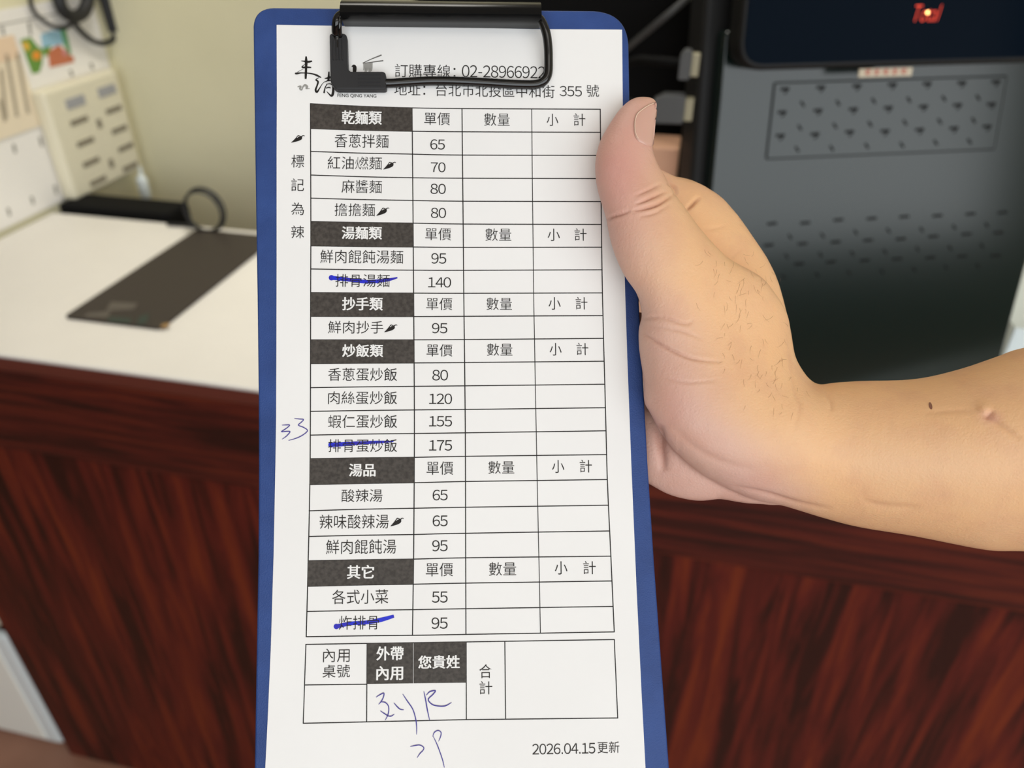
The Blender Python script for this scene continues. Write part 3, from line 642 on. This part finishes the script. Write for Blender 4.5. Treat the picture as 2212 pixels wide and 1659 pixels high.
for ch, b1 in (('標', (629.4, 334.5, 657, 362)), ('記', (629, 385.7, 656.7, 412.7)), ('為', (629, 437.5, 656.7, 464.5)), ('辣', (629, 487.4, 657, 514.6))): text(ch, b1, 'margin_character', M['ink'], sh, LT)
def chili(u0, v0, u1, v1):
    w, h = u1-u0, v1-v0; P = lambda x, y: (u0+x*w, v0+y*h); m = MB()
    out = [P(0, 1), P(.12, .78), P(.30, .45), P(.44, .15), P(.52, .04), P(.66, .10), P(.78, .22), P(.82, .42), P(.74, .62), P(.55, .78), P(.30, .90)]
    fillpx(m, [tuple(q) for q in spline(out, 4, True)], HT); ribbon(m, [P(.76, .22), P(.86, .10), P(.95, .08), P(1.0, .16)], [2.6, 1.8, 1.6, 1.0], HT, 3)
    b = m.build('chili_mark', M['ink'], sh)
    m = MB(); ribbon(m, [P(.44, .34), P(.54, .20), P(.62, .20)], [1.0, 1.4, 0.8], HP, 3); m.build('highlight', M['white_ink'], b)
for bb_ in ((629, 291.6, 658, 308), (828, 349, 855, 366), (813, 448, 840.6, 466), (830, 700.5, 858, 717.8), (843.5, 1118, 872, 1137)): chili(*bb_)
# heading lines
text('訂購專線：', (853, 139, 984, 168), 'telephone_line', M['ink'], sh, LT); text('02-28966922', (998, 142, 1178, 168), 'telephone_number', M['ink'], sh, -0.006)
text('地址：台北市北投區中和街', (852, 181, 1198, 209), 'address_line', M['ink'], sh, LT); text('355', (1209, 186, 1257, 208), 'address_line', M['ink'], sh, -0.006); text('號', (1267, 183, 1294, 209), 'address_line', M['ink'], sh, LT)
# second table
m = MB(); fillpx(m, [(793, 1390), (892.5, 1388.4), (892.5, 1476), (792.8, 1477.5)], HB); b1 = m.build('heading_block', M['block'], sh)
m = MB(); fillpx(m, [(893.4, 1388.4), (1007, 1386.7), (1007.2, 1474.8), (893.4, 1476)], HB); b2 = m.build('heading_block', M['block'], sh)
text('外帶', (812.8, 1396, 872, 1426.7), 'heading_text', M['white_ink'], b1, BD); text('內用', (812.8, 1438.6, 871, 1469.4), 'heading_text', M['white_ink'], b1, BD); text('您貴姓', (903, 1415.6, 993.3, 1444.5), 'heading_text', M['white_ink'], b2, BD)
text('內用', (698, 1401.5, 755.3, 1430.4), 'field_name', M['ink'], sh, LT); text('桌號', (696.8, 1436, 756, 1463.8), 'field_name', M['ink'], sh, LT)
text('合', (1035.6, 1435, 1062.6, 1465), 'field_name', M['ink'], sh, LT); text('計', (1035.6, 1471.6, 1063.4, 1500), 'field_name', M['ink'], sh, LT)
text('2026.04.15', (1150, 1606, 1286, 1629), 'date_line', M['ink'], sh, -0.004); text('更新', (1291, 1602, 1338, 1627), 'date_line', M['ink'], sh, LT)
# marker strokes through sold out dishes
for pts, wd in (([(716, 600), (738, 602.4), (764, 605.6), (791, 608.5), (812, 607.7), (838.6, 604.5), (858.5, 599.8)], [9, 8.5, 8, 8, 8, 6.5, 3]), ([(715, 961), (735, 960), (760, 958), (805, 955.5), (830, 954.5), (850, 953.6)], [9, 9, 8, 6.5, 5, 2.5]), ([(726.6, 1353.4), (757, 1347), (792.4, 1344.5), (822.8, 1339), (851, 1331)], [9, 8, 8, 9, 6.5])):
    m = MB(); ribbon(m, pts, wd, HK, 5); blob(m, pts[0][0], pts[0][1], wd[0]*0.66, HK-0.00001); m.build('marker_stroke', M['marker'], sh)
# ballpoint writing
def pen(strokes, wd=2.0):
    m = MB()
    for s_ in strokes: ribbon(m, s_, [wd*0.5] + [wd]*(len(s_)-2) + [wd*0.5], HP, 5)
    return m.build('handwriting', M['pen'], sh)
z = lambda pts: [(600+x/3.7714, 560+y/3.7714) for x, y in pts]
pen([z([(35, 1352), (68, 1350), (97, 1352), (70, 1378), (30, 1405), (65, 1403), (100, 1405), (72, 1440), (35, 1467)]), z([(135, 1297), (175, 1302), (210, 1306), (190, 1330), (168, 1352), (210, 1370), (242, 1395), (215, 1425), (160, 1455), (88, 1477)])])
z2 = lambda pts: [(780+x/8.3375, 1460+y/8.3375) for x, y in pts]
pen([z2([(270, 385), (340, 340), (410, 312), (400, 390), (360, 465), (315, 515)]), z2([(360, 470), (430, 478), (485, 530), (500, 610), (480, 710), (435, 800)]), z2([(345, 630), (420, 680), (490, 722), (545, 725), (600, 690)]), z2([(590, 485), (640, 545), (700, 600), (770, 612)]), z2([(750, 330), (830, 450), (930, 600), (980, 760), (1000, 900), (1000, 1055)])], 2.2)
pen([z2([(1130, 280), (1160, 420), (1195, 620), (1235, 800)]), z2([(1175, 350), (1240, 285), (1340, 268), (1290, 340), (1225, 400), (1215, 450), (1290, 520), (1400, 545), (1520, 540), (1630, 480)])], 2.4)
pen([z2([(885, 1275), (960, 1258), (1060, 1248), (1130, 1295), (1110, 1350), (1060, 1400), (1010, 1475)]), z2([(1290, 1095), (1320, 1020), (1385, 985), (1440, 1020), (1430, 1100), (1395, 1180)]), z2([(1300, 1090), (1370, 1240), (1430, 1400), (1475, 1540), (1500, 1655)])], 2.0)
# brush lettering logo, noodles and chopsticks
z3 = lambda pts: [(620+x/8.508, 100+y/8.508) for x, y in pts]
lg = MB()
ribbon(lg, z3([(350, 185), (352, 280), (350, 400), (345, 520), (342, 600)]), [3, 6, 5, 5, 4], HT, 4)
ribbon(lg, z3([(262, 268), (320, 275), (390, 285), (460, 272)]), [1.5, 3, 5, 3], HT, 4); ribbon(lg, z3([(330, 330), (275, 375), (300, 388), (380, 385), (445, 390)]), [1, 2.2, 4, 4, 2.6], HT, 4)
ribbon(lg, z3([(300, 415), (190, 475)]), [0.6, 1.0], HT); ribbon(lg, z3([(145, 495), (175, 500), (260, 490), (400, 495), (500, 515), (560, 540), (630, 575)]), [2.5, 4.5, 2.6, 2.6, 3.4, 4.2, 1.5], HT, 4)
ribbon(lg, z3([(590, 575), (530, 615), (570, 650), (550, 730), (525, 800), (550, 840), (600, 770), (650, 690), (700, 645)]), [1.2, 2.6, 4, 3.4, 4.2, 4.5, 2.4, 1.4, 1.0], HT, 4)
ribbon(lg, z3([(770, 465), (765, 560), (760, 640)]), [2.5, 4.5, 4.5], HT, 3); ribbon(lg, z3([(690, 590), (740, 585), (800, 570), (850, 560)]), [1.5, 4, 5, 4], HT, 3); ribbon(lg, z3([(690, 660), (740, 635), (830, 620)]), [1, 2.5, 3], HT, 3)
ribbon(lg, z3([(740, 690), (700, 760), (680, 860)]), [1.5, 2.4, 3.6], HT, 3); ribbon(lg, z3([(720, 700), (790, 690), (840, 720), (850, 800), (840, 880), (810, 910), (730, 830)]), [1.5, 2.4, 3.4, 5, 5.5, 4, 1.2], HT, 4); ribbon(lg, z3([(715, 770), (770, 755), (800, 770)]), [2, 3, 2], HT, 3)
ribbon(lg, z3([(1190, 378), (1225, 352), (1258, 380), (1255, 470)]), [2, 4, 4.5, 4], HT, 3); ribbon(lg, z3([(1228, 360), (1225, 480)]), [4.5, 4], HT)
logo = lg.build('brush_logo', M['ink'], sh)
m = MB(); ribbon(m, z3([(195, 745), (250, 735), (240, 780), (270, 800), (290, 750), (330, 715), (370, 745), (350, 775), (420, 778)]), [2, 4, 4, 3, 3, 5, 5, 3, 0.8], HT, 4); m.build('cloud_mark', M['pale_ink'], logo)
m = MB(); ribbon(m, z3([(1392, 308), (1560, 230), (1738, 160)]), [1.6, 2.0, 3.0], HT); ribbon(m, z3([(1395, 312), (1560, 292), (1770, 263)]), [1.4, 2.0, 2.8], HT); m.build('chopsticks', M['grey_ink'], logo)
m = MB()
for k in range(7): ribbon(m, z3([(1412+25*k, 315-3*k), (1416+24*k, 390), (1410+24*k, 400+70*((k*5) % 7)/7+40)]), [2.6, 2.8, 1.6], HT, 3)
m.build('noodles', M['pale_ink'], logo)
text('FENG QING YANG', (729, 203, 813, 211.5), 'romanised_name', M['ink'], sh, 0.004)

# ================================================================ PERSON: hand and forearm
def inflate(poly, zf, kf, step=4, n=4):
    P = np.array(spline(poly, n, True)); mn = P.min(0)-2*16; mx = P.max(0)+2*16
    def inside(X, Y):
        c_ = np.zeros(X.shape, bool); x1, y1 = P[:, 0], P[:, 1]; x2, y2 = np.roll(x1, -1), np.roll(y1, -1)
        for a, b, cc_, d in zip(x1, y1, x2, y2):
            if b == d: continue
            k = ((b > Y) != (d > Y)); c_ ^= k & (X < (cc_-a)*(Y-b)/(d-b)+a)
        return c_
    h = None
    for stp in (16, 8, step):
        xs = np.arange(mn[0], mx[0]+16, stp); ys = np.arange(mn[1], mx[1]+16, stp); X, Y = np.meshgrid(xs, ys); I = inside(X, Y)
        if h is None: g = np.zeros(X.shape)
        else:
            yi = np.clip(((ys-mn[1])/pst).astype(int), 0, h.shape[0]-1); xi = np.clip(((xs-mn[0])/pst).astype(int), 0, h.shape[1]-1); g = h[np.ix_(yi, xi)]
        for _ in range(900 if stp == 16 else 350):
            q = np.zeros_like(g); q[1:-1, 1:-1] = 0.25*(g[:-2, 1:-1]+g[2:, 1:-1]+g[1:-1, :-2]+g[1:-1, 2:] + stp*stp); g = np.where(I, q, 0)
        h, pst = g, stp
    t = np.sqrt(np.maximum(2*h, 0))
    ny, nx = X.shape
    # cells touching the inside; outside corners snap to the outline
    cell = I[:-1, :-1] | I[1:, :-1] | I[:-1, 1:] | I[1:, 1:]
    use = np.zeros_like(I); use[:-1, :-1] |= cell; use[1:, :-1] |= cell; use[:-1, 1:] |= cell; use[1:, 1:] |= cell
    U, V = X.copy(), Y.copy(); out = use & ~I
    for j, i in zip(*np.nonzero(out)):
        a = P; b = np.roll(P, -1, 0); d = b-a; w = np.array([X[j, i], Y[j, i]])-a
        s_ = np.clip((w*d).sum(1)/((d*d).sum(1)+1e-9), 0, 1); q = a+d*s_[:, None]; dd = ((q-[X[j, i], Y[j, i]])**2).sum(1); kk = dd.argmin(); U[j, i], V[j, i] = q[kk]
    fi = -np.ones((ny, nx), int); bi = fi.copy(); vs = []
    for j, i in zip(*np.nonzero(use)):
        Z = zf(U[j, i], V[j, i]); tt = t[j, i]*kf(U[j, i], V[j, i])*Z/FPX
        fi[j, i] = len(vs); vs.append(at(U[j, i], V[j, i], Z-tt))
        if I[j, i]: bi[j, i] = len(vs); vs.append(at(U[j, i], V[j, i], Z+tt))
        else: bi[j, i] = fi[j, i]
    fs = []
    for j, i in zip(*np.nonzero(cell)):
        a, b, c_, d = (j, i), (j, i+1), (j+1, i+1), (j+1, i)
        fs.append((fi[a], fi[d], fi[c_], fi[b]))
        k = (bi[a], bi[b], bi[c_], bi[d])
        if set(k) != {fi[a], fi[b], fi[c_], fi[d]}: fs.append(k)
    return vs, fs
def ip(x, xs, ys): return float(np.interp(x + np.linspace(-45, 45, 9), xs, ys).mean())
T1 = [(1385,208),(1366,213),(1349,225),(1333,243),(1319,264),(1306,285),(1295,307),(1288,332),(1285,355),(1286,380),(1289,403),(1293,420),(1298,436),(1304,455),(1310,475),(1315,505),(1325,542),(1336,570),(1349,596),(1362,615),(1374,632),(1382,655),(1386,683),(1381,703),(1379,722),(1381,760),(1389,815),(1391,866),(1405,893),(1428,936),(1467,983),(1518,1026),(1585,1062),(1640,1082),(1690,1092),(1779,1119),(1857,1139),(1974,1158),(2129,1188),(2212,1191),(2400,1200),(2600,1215),(2780,1215),(2780,700),(2600,700),(2400,716),(2212,751),(2157,769),(2071,798),(1974,819),(1857,823),(1800,827),(1771,831),(1752,822),(1736,803),(1718,769),(1709,718),(1699,674),(1672,630),(1642,596),(1582,563),(1551,536),(1515,496),(1482,451),(1458,418),(1434,376),(1419,349),(1410,316),(1414,270),(1419,222),(1404,210)]
def zT1(u, v):
    b = bdepth(min(u, 1400), v + (900-v)*ip(u, [1600, 1850], [0, 1]))
    w = ip(v, [215,264,307,355,403,450,520,600,680,720,800,1200], [.0055,.0068,.0078,.0086,.0092,.0096,.0100,.0098,.0078,.0058,.0045,.002])
    base = b - w
    arm = ip(u, [1385, 1500, 1650, 1800, 2212, 2800], [0.0, 0.004, 0.010, 0.014, 0.010, 0.0])
    return base + arm*max(ip(v, [450, 700], [0.0, 1.0]), ip(u, [1700, 1800], [0.0, 1.0]))
def kT1(u, v):
    k = ip(v, [200, 330, 460, 620, 760, 1000], [0.95, 0.88, 0.82, 0.62, 0.72, 0.95]); a = ip(u, [1560, 1780], [0.0, 1.0])
    return k*(1-a) + 1.05*a
T2 = [(1375,385),(1400,364),(1428,366),(1461,382),(1506,394),(1539,412),(1563,430),(1597,469),(1627,512),(1657,557),(1681,608),(1699,674),(1708,718),(1704,770),(1690,860),(1600,880),(1500,760),(1440,600),(1405,480),(1400,410)]
def zT2(u, v): return ip(v, [360, 450, 600, 800], [0.2475, 0.2455, 0.243, 0.240])
def kT2(u, v): return 0.8
T3 = [(1392,880),(1440,885),(1560,930),(1680,1000),(1705,1072),(1681,1090),(1640,1089),(1603,1086),(1575,1081),(1553,1078),(1530,1081),(1506,1082),(1475,1077),(1447,1069),(1420,1056),(1400,1044),(1375,1025),(1365,960),(1372,900)]
def zT3(u, v): return ip(u, [1360, 1420, 1560, 1700], [0.2355, 0.2355, 0.2345, 0.2330])
def kT3(u, v): return ip(u, [1360, 1420, 1560], [0.55, 0.7, 0.95])
hm = MB()
for Tp, zf, kf in ((T1, zT1, kT1), (T2, zT2, kT2), (T3, zT3, kT3)):
    vs, fs = inflate(Tp, zf, kf); hm.add(vs, fs)
# palm core and the four fingers curled behind the board
def chain(pts, rad): hm.tube(spline([np.array([*at(u, v, d), r]) for (u, v, d), r in zip(pts, rad)], 5) and [q[:3] for q in spline([np.array([*at(u, v, d), r]) for (u, v, d), r in zip(pts, rad)], 5)], [q[3] for q in spline([np.array([*at(u, v, d), r]) for (u, v, d), r in zip(pts, rad)], 5)], 14)
def bz(u, v, r): return bdepth(u, v) + 0.0034 + r
for root, ln, v0, v1, r0 in (((1500, 468), 1150, 440, 420, 0.0088), ((1530, 600), 1085, 590, 575, 0.0092), ((1550, 740), 1110, 735, 725, 0.0088), ((1540, 920), 1180, 900, 905, 0.0078)):
    r1 = r0*0.78
    pts = [(1575, root[1]+ (780-root[1])*0.35, 0.250), (*root, 0.254), (1455, v0+4, 0.2525), (1385, v0, bz(1385, v0, r0)+0.004), (1310, (v0+v1)/2-6, bz(1310, v0, r0)+0.0015), (1240, (v0+v1)/2-4, bz(1240, v0, r1)+0.0005), ((1240+ln)/2, v1, bz((1240+ln)/2, v1, r1)), (ln, v1+2, bz(ln, v1, r1*0.85)), (ln-18, v1+2, bz(ln-18, v1, r1*0.5))]
    chain(pts, [0.0085, r0*1.02, r0*1.05, r0, r0*1.02, r1*1.05, r1, r1*0.85, r1*0.4])
chain([(1510, 520, 0.250), (1560, 640, 0.250), (1590, 780, 0.247), (1620, 900, 0.242), (1740, 970, 0.240)], [0.009, 0.013, 0.015, 0.015, 0.015])
hand = hm.build('person', M['nail'])
rm = hand.modifiers.new('r', 'REMESH'); rm.mode = 'VOXEL'; rm.voxel_size = 0.00055
sm = hand.modifiers.new('s', 'SMOOTH'); sm.factor = 0.5; sm.iterations = 14
dg = bpy.context.evaluated_depsgraph_get(); dg.update()
me = bpy.data.meshes.new_from_object(hand.evaluated_get(dg)); hand.modifiers.clear()
old = hand.data; hand.data = me; bpy.data.meshes.remove(old); me.name = 'person'
nv = len(me.vertices); co = np.empty(nv*3); me.vertices.foreach_get('co', co); co = co.reshape(-1, 3)
no_ = np.empty(nv*3); me.vertices.foreach_get('normal', no_); no_ = no_.reshape(-1, 3)
rel = co-CAM; dz = rel @ FV; pu = CX + FPX*(rel @ RV)/dz; pv = CY - FPX*(rel @ UV)/dz
facing = -(no_*(rel/np.linalg.norm(rel, axis=1)[:, None])).sum(1)
# skin folds: (polyline in pixels, depth mm, half width px, layer max depth)
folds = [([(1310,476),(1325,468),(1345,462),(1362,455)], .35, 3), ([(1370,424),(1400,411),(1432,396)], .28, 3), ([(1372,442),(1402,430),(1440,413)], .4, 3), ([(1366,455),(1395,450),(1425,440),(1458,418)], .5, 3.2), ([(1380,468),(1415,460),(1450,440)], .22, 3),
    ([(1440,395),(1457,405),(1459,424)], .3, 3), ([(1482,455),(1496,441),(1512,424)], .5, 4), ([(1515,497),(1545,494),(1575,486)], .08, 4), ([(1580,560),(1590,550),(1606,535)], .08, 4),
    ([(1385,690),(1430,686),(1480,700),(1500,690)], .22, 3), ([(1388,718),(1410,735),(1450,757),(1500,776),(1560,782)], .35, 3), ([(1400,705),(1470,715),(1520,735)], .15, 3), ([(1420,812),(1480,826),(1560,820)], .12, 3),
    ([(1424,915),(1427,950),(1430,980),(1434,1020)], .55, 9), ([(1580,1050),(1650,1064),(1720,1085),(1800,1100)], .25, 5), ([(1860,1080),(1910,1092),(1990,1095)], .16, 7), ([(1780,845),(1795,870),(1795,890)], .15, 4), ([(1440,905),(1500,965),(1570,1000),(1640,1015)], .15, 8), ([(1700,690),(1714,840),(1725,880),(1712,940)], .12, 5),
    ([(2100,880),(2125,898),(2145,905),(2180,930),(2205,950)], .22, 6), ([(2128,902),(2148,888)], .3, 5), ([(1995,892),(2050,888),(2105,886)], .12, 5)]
disp = np.zeros(nv); crease_shade_red = np.zeros(nv)
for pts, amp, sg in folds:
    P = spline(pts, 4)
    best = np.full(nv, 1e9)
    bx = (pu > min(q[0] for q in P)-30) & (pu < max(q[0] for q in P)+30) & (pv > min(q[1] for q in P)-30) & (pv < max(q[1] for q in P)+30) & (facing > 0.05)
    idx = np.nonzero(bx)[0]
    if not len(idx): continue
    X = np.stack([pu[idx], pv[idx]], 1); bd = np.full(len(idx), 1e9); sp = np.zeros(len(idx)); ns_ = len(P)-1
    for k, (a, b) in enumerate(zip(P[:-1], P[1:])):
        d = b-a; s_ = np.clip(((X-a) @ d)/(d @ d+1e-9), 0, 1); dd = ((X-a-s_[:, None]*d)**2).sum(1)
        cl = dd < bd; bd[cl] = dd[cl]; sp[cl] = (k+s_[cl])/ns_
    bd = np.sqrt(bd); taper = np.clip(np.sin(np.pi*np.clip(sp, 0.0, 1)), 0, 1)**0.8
    crease_shade_red[idx] = np.maximum(crease_shade_red[idx], taper*min(1, amp*2)*np.exp(-(bd/(sg*0.8))**2))
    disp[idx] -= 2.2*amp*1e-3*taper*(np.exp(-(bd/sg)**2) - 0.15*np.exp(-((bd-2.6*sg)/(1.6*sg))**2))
lump = lambda u, v, su, sv, a: a*1e-3*np.exp(-((pu-u)/su)**2-((pv-v)/sv)**2)*(facing > 0)
disp += lump(2122, 885, 16, 16, 0.8) + lump(1720, 900, 60, 50, 0.8)
co += no_*disp[:, None]; me.vertices.foreach_set('co', co.ravel())
# skin tone attributes (palm side pinker, arm more golden; painted shade and redness in the folds)
sst = lambda x, a, b: np.clip((x-a)/(b-a), 0, 1)**2*(3-2*np.clip((x-a)/(b-a), 0, 1))
edge = np.interp(pv, [200, 450, 600, 700, 900, 1060], [1395, 1400, 1400, 1470, 1560, 1720])
tan = sst(pu, edge-90, edge+110)*(1-0.9*np.exp(-((pu-1400)/70)**2-((pv-260)/90)**2))
blush = 0.8*np.exp(-((pu-1335)/75)**2-((pv-330)/170)**2) + 0.4*np.exp(-((pu-1440)/60)**2-((pv-880)/120)**2) + 0.6*np.exp(-((pu-2140)/22)**2-((pv-902)/14)**2)
for nm, arr in (('tan', tan), ('blush', np.clip(blush, 0, 1)), ('crease_shade_red', crease_shade_red)):
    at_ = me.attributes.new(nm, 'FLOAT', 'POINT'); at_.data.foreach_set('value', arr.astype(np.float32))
sk = mat('skin', (0.7, 0.4, 0.28), 0.48, 0.42); N, K, b = nt(sk)
def mixc(a, b_, fac):
    x = N.new('ShaderNodeMix'); x.data_type = 'RGBA'
    for i, s_ in ((6, a), (7, b_)):
        if isinstance(s_, tuple): x.inputs[i].default_value = (*s_, 1)
        else: K.new(s_, x.inputs[i])
    if isinstance(fac, float): x.inputs[0].default_value = fac
    else: K.new(fac, x.inputs[0])
    return x.outputs[2]
def attr(nm): a_ = N.new('ShaderNodeAttribute'); a_.attribute_name = nm; return a_.outputs['Fac']
tc = N.new('ShaderNodeTexCoord')
def noi(sc, det, lo_, hi_, st=(1, 1, 1)):
    mp = N.new('ShaderNodeMapping'); mp.inputs['Scale'].default_value = st; n1 = N.new('ShaderNodeTexNoise'); n1.inputs['Scale'].default_value = sc; n1.inputs['Detail'].default_value = det
    mr = N.new('ShaderNodeMapRange'); mr.inputs[1].default_value = lo_; mr.inputs[2].default_value = hi_
    K.new(tc.outputs['Object'], mp.inputs[0]); K.new(mp.outputs[0], n1.inputs[0]); K.new(n1.outputs[0], mr.inputs[0]); return mr.outputs[0], n1.outputs[0]
base = mixc((0.70, 0.43, 0.35), (0.85, 0.505, 0.265), attr('tan'))
base = mixc(base, (0.68, 0.33, 0.28), attr('blush'))
f1, _ = noi(90, 4, 0.45, 0.75); mm = N.new('ShaderNodeMath'); mm.operation = 'MULTIPLY'; mm.inputs[1].default_value = 0.30; K.new(f1, mm.inputs[0])
base = mixc(base, (0.62, 0.29, 0.20), mm.outputs[0])
f2, _ = noi(40, 3, 0.45, 0.8); mm2 = N.new('ShaderNodeMath'); mm2.operation = 'MULTIPLY'; mm2.inputs[1].default_value = 0.25; K.new(f2, mm2.inputs[0])
base = mixc(base, (0.74, 0.50, 0.33), mm2.outputs[0])
mc = N.new('ShaderNodeMath'); mc.operation = 'MULTIPLY'; mc.inputs[1].default_value = 0.55; K.new(attr('crease_shade_red'), mc.inputs[0])
base = mixc(base, (0.42, 0.17, 0.11), mc.outputs[0])  # shade and slight redness of the folds painted into the skin colour
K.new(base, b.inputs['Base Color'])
b.inputs['Subsurface Weight'].default_value = 0.12; b.inputs['Subsurface Radius'].default_value = (1.0, 0.35, 0.2); b.inputs['Subsurface Scale'].default_value = 0.003
_, h1 = noi(1500, 3, 0, 1); _, h2 = noi(420, 4, 0, 1, (1, 1, 0.5))
ad = N.new('ShaderNodeMath'); ad.operation = 'ADD'; K.new(h1, ad.inputs[0]); K.new(h2, ad.inputs[1])
bp = N.new('ShaderNodeBump'); bp.inputs['Strength'].default_value = 0.35; bp.inputs['Distance'].default_value = 0.0004; K.new(ad.outputs[0], bp.inputs['Height']); K.new(bp.outputs[0], b.inputs['Normal'])
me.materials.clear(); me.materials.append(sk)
me.polygons.foreach_set('use_smooth', np.ones(len(me.polygons), bool))
# origin at the elbow end of the forearm
org_ = at(2700, 950, 0.235); me.transform(Matrix.Translation(-Vector(org_))); hand.location = Vector(org_)
tag(hand, 'bare hand and forearm from the right gripping the clipboard edge with thumb raised', 'person')
me.update()
bvh = BVHTree.FromPolygons([Vector(v.co) + Vector(org_) for v in me.vertices], [tuple(p.vertices) for p in me.polygons])
# thumbnail laid on the surface
nailp = [(1419,221),(1410,223.5),(1401,227),(1387,236),(1374,248),(1369,267),(1370,290),(1376.6,303.6),(1388,311),(1400,316),(1408.5,315),(1412,296),(1414.5,270),(1417,240)]
def on_skin(u, v, lift):
    r = Vector(ray(u, v)).normalized(); h_ = bvh.ray_cast(Vector(CAM), r)
    if h_[0] is None or (h_[0]-Vector(CAM)).dot(Vector(FV)) > 0.232:
        tgt = Vector(at(u, v, bdepth(1400, v)-0.0095)); h_ = bvh.find_nearest(tgt); pt = tgt.lerp(h_[0], 0.35); return pt + h_[1]*lift - Vector(org_), h_[1]
    return h_[0] + h_[1]*lift - Vector(org_), h_[1]
NP = spline(nailp, 3, True); nc = np.mean(NP, axis=0); m = MB(); vs = []; rings = 7; nn_ = len(NP)
for lift_b in (0.00035, -0.0006):
    for r_i in range(rings):
        s_ = 1 - r_i/rings*1.0
        for q in NP:
            w = nc + (q-nc)*s_; lf = lift_b + (0.00012*(1-s_**3) if lift_b > 0 else 0)
            vs.append(tuple(on_skin(w[0], w[1], lf)[0]))
    vs.append(tuple(on_skin(nc[0], nc[1], lift_b+0.0001)[0]))
fs = []; half = rings*nn_+1
for o_ in (0, half):
    for r_i in range(rings-1):
        for k in range(nn_):
            f = (o_+r_i*nn_+k, o_+r_i*nn_+(k+1) % nn_, o_+(r_i+1)*nn_+(k+1) % nn_, o_+(r_i+1)*nn_+k); fs.append(f if o_ else f[::-1])
    for k in range(nn_):
        f = (o_+(rings-1)*nn_+k, o_+(rings-1)*nn_+(k+1) % nn_, o_+half-1); fs.append(f if o_ else f[::-1])
for k in range(nn_): fs.append((k, (k+1) % nn_, half+(k+1) % nn_, half+k))
m.add(vs, fs); nl_ = m.build('thumbnail', M['nail'], hand, True)
ed = [tuple(on_skin(*(nc + (np.array(q)-nc)*0.97), 0.0004)[0]) for q in spline([(1413,223),(1401,228),(1387.5,237),(1375,249),(1370,268),(1371,289),(1377,302)], 4)]
MB().tube(ed, [0.00008] + [0.00014]*(len(ed)-2) + [0.00006], 8).build('nail_edge', M['nailrim'], nl_, True); nl_['label'] = 'glossy pink thumbnail'
# mole and fine hairs
m = MB(); pc = on_skin(2010, 877, 0.0)[0]; pcs = [on_skin(2010+4*math.cos(t)+2*math.sin(t)*0, 877+7*math.sin(t)+3*math.cos(t), 0.00012)[0] for t in np.linspace(0, 2*math.pi, 10, endpoint=False)]
m.add([tuple(q) for q in pcs] + [tuple(on_skin(2010, 877, 0.00035)[0])], [(k, (k+1) % 10, 10) for k in range(10)]); m.build('mole', mat('mole_brown', (0.24, 0.09, 0.05), 0.5), hand, True)
m = MB()
for k in range(110):
    if k < 70: u, v = rng.uniform(1560, 1712), rng.uniform(560, 830)
    elif k < 88: u, v = rng.uniform(1600, 1760), rng.uniform(760, 930)
    else: u, v = rng.uniform(1500, 1660), rng.uniform(520, 660)
    ang = rng.uniform(1.2, 2.2) if rng.random() < 0.75 else rng.uniform(0, 6.28); ln = rng.uniform(8, 22); cv = rng.uniform(-0.6, 0.6)
    pts = []; okk = True
    for j in range(4):
        s_ = j/3; a_ = ang+cv*s_; h_, nrm_ = on_skin(u+ln*s_*math.cos(a_), v+ln*s_*math.sin(a_), 0.00004+0.00018*s_); pts.append(tuple(h_))
    if max(np.linalg.norm(np.subtract(pts[i], pts[i+1])) for i in range(3)) > 0.004: continue
    m.tube(pts, [0.000024, 0.000022, 0.000018, 0.000008], 4)
hh_ = m.build('fine_hair', M['hair'], hand); hh_['kind'] = 'stuff'
